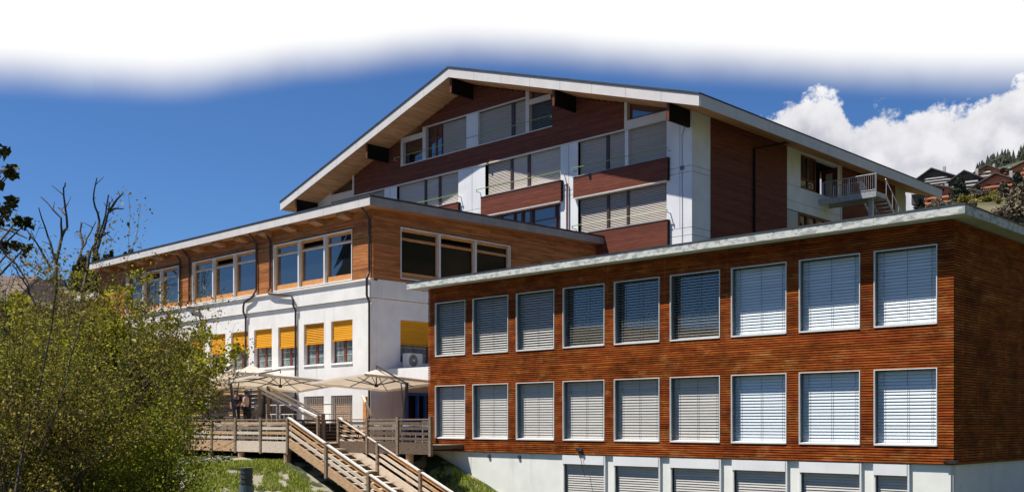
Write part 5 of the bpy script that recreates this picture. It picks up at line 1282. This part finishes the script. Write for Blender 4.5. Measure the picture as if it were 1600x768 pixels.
# retaining wall
x0, y0 = at(1531, 262); x1, y1 = at(1558, 262); z0 = -(303 - 660) * 262 / FPX
T = thing('retaining_wall', 'pale concrete retaining wall below the red chalet', 'wall', (x0, y0, z0 - 3)); m_ = MB(); ex = (F_[0] * 1.0, F_[1] * 1.0)
zl = (660 - 314) * 262 / FPX; zr = (660 - 303) * 262 / FPX
m_.prism([(x0, y0, zl - 3), (x1, y1, zl - 3), (x1, y1, zr), (x0, y0, zl)], [(x0 + ex[0], y0 + ex[1], zl - 3), (x1 + ex[0], y1 + ex[1], zl - 3), (x1 + ex[0], y1 + ex[1], zr), (x0 + ex[0], y0 + ex[1], zl)]); m_.build('wall', M['stonewall'], T)
# chalets
def chalet(label, px0, px1, pya, pye, pyb, d_, wallm, balm, floors=4, apx=None, depth=12, shade=False):
    """gable-fronted chalet facing the viewer"""
    c = (px0 + px1) / 2; cx_, cy_ = at(c, d_); rr = Vector((R_[0], R_[1], 0)); ff = Vector((F_[0], F_[1], 0)); k = d_ / FPX
    rot = Matrix.Rotation(math.radians(-34), 3, 'Z'); rr = rot @ rr; ff = rot @ ff
    w = (px1 - px0) * k / math.cos(math.radians(34)) * .93; zt_ = (660 - pya) * k; ze = (660 - pye) * k; zb = (660 - pyb) * k; ax = ((apx or c) - c) * k
    o = Vector((cx_, cy_, 0)); T = thing('chalet', label, 'chalet', (cx_, cy_, zb))
    P = lambda u, z, v: tuple(o + rr * u + ff * v + Vector((0, 0, z)))
    hw = w / 2 * .90; m_ = MB(); pr = [(-hw, zb - 4), (hw, zb - 4), (hw, ze + .2), (ax, zt_ - .6), (-hw, ze + .2)]
    m_.prism([P(u, z, 0) for u, z in pr], [P(u, z, depth) for u, z in pr]); m_.build('wall', M[wallm], T)
    fh = (ze + (zt_ - ze) * .4 - zb) / floors
    for fl in range(floors):
        z = zb + fl * fh; zc = z + fh * .9
        ww = hw if zc < ze else hw * max(.15, (zt_ - 1 - zc) / (zt_ - ze))
        m_ = MB(); q = [(-ww, z), (ww, z), (ww, z + fh * .36), (-ww, z + fh * .36)]; m_.prism([P(u, zz, -1.3) for u, zz in q], [P(u, zz, -.01) for u, zz in q]); m_.build('balcony', M[balm], T)
        nw = max(2, int(ww * 2 / 2.6))
        for j in range(nw):
            u = -ww + (j + .5) * 2 * ww / nw; m_ = MB(); q = [(u - .75, z + fh * .42), (u + .75, z + fh * .42), (u + .75, z + fh * .86), (u - .75, z + fh * .86)]
            m_.prism([P(a, zz, -.06) for a, zz in q], [P(a, zz, .1) for a, zz in q]); m_.build('window', M['dark'], T)
    for sg in (-1, 1):
        ue = sg * w / 2; m_ = MB(); q = [(ax, zt_), (ue, ze), (ue, ze - .4), (ax, zt_ - .45)]
        m_.prism([P(u, z, -2) for u, z in q], [P(u, z, depth + 1) for u, z in q]); m_.build('roof', M['chalet_dark'], T)
    m_ = MB(); u = ax + w * .18; q = [(u - .5, ze), (u + .5, ze), (u + .5, zt_ + .9), (u - .5, zt_ + .9)]; m_.prism([P(a, z, 3) for a, z in q], [P(a, z, 4) for a, z in q]); m_.build('chimney', M['stonewall'], T)
chalet('leftmost hillside chalet with white balcony fronts under a dark gable', 1426, 1500, 262, 284, 300, 430, 'chalet_dark', 'chalet_white', 6, 1457)
chalet('charcoal chalet with pale balcony bands left of the red chalet', 1474, 1548, 266, 290, 308, 400, 'chalet_dark', 'chalet_white', 5, 1508)
chalet('wide red-brown chalet in the middle of the hillside group', 1513, 1606, 270, 296, 314, 370, 'chalet_red', 'chalet_orange', 4, 1557)
chalet('orange wooden chalet highest up at the right edge', 1580, 1650, 247, 262, 284, 450, 'chalet_orange', 'chalet_orange', 4, 1612)
chalet('small dark-roofed chalet below the orange one at the right edge', 1588, 1640, 274, 286, 298, 360, 'chalet_dark', 'chalet_white', 2, 1610)
chalet('low red chalet half hidden behind the end of the gabled roof', 1447, 1492, 289, 298, 318, 330, 'chalet_red', 'chalet_orange', 3, 1466)
chalet('small red-roofed chalet between the charcoal chalet and the ridge wood', 1525, 1560, 258, 268, 276, 470, 'chalet_orange', 'chalet_white', 2, 1543)
chalet('low brown chalet at the foot of the wide red-brown one', 1500, 1540, 296, 303, 316, 300, 'chalet_red', 'chalet_white', 3, 1519)
chalet('tiny red chalet on the slope just below the ridge wood', 1556, 1584, 262, 268, 278, 470, 'chalet_red', 'chalet_orange', 2, 1569)
# shingled house at the far left
def left_house():
    d_ = 55; x, y = at(10, d_); T = thing('shingled_house', 'house with a brown shingled roof behind the shrubs at the left edge', 'house', (x, y, -1)); k = d_ / FPX
    rr = Vector((R_[0], R_[1], 0)); ff = Vector((F_[0], F_[1], 0)); o = Vector((x, y, 0)); P = lambda px, py, v=0: tuple(o + rr * ((px - 10) * k) + ff * v + Vector((0, 0, (HY - py) * k)))
    m_ = MB(); m_.prism([P(-120, 470), P(34, 470), P(34, 700), P(-120, 700)], [P(-120, 470, 9), P(34, 470, 9), P(34, 700, 9), P(-120, 700, 9)]); m_.build('wall', M['chalet_dark'], T)
    m_ = MB(); rows = 14
    for i in range(rows):
        t0, t1 = i / rows, (i + 1.15) / rows; z0, z1 = 466 - 48 * t0, 466 - 48 * t1
        r0, r1 = 47 - 30 * t0, 47 - 30 * t1; v0, v1 = -1.2 + 4.5 * t0, -1.2 + 4.5 * t1
        m_.prism([P(-140, z0, v0), P(r0, z0, v0), P(r1, z1, v1), P(-140, z1, v1)], [P(-140, z0 - 1.2, v0), P(r0, z0 - 1.2, v0), P(r1, z1 - .3, v1), P(-140, z1 - .3, v1)])
    m_.prism([P(47, 466, -1.2), P(17, 418, 3.3), P(47, 466, 10)], [P(46.8, 466.3, -1.2), P(16.5, 418.3, 3.3), P(46.8, 466.3, 10)])
    m_.build('roof', M['tile'], T)
left_house()
print('objects', len(bpy.data.objects), 'tris', sum(len(m.polygons) for m in bpy.data.meshes))
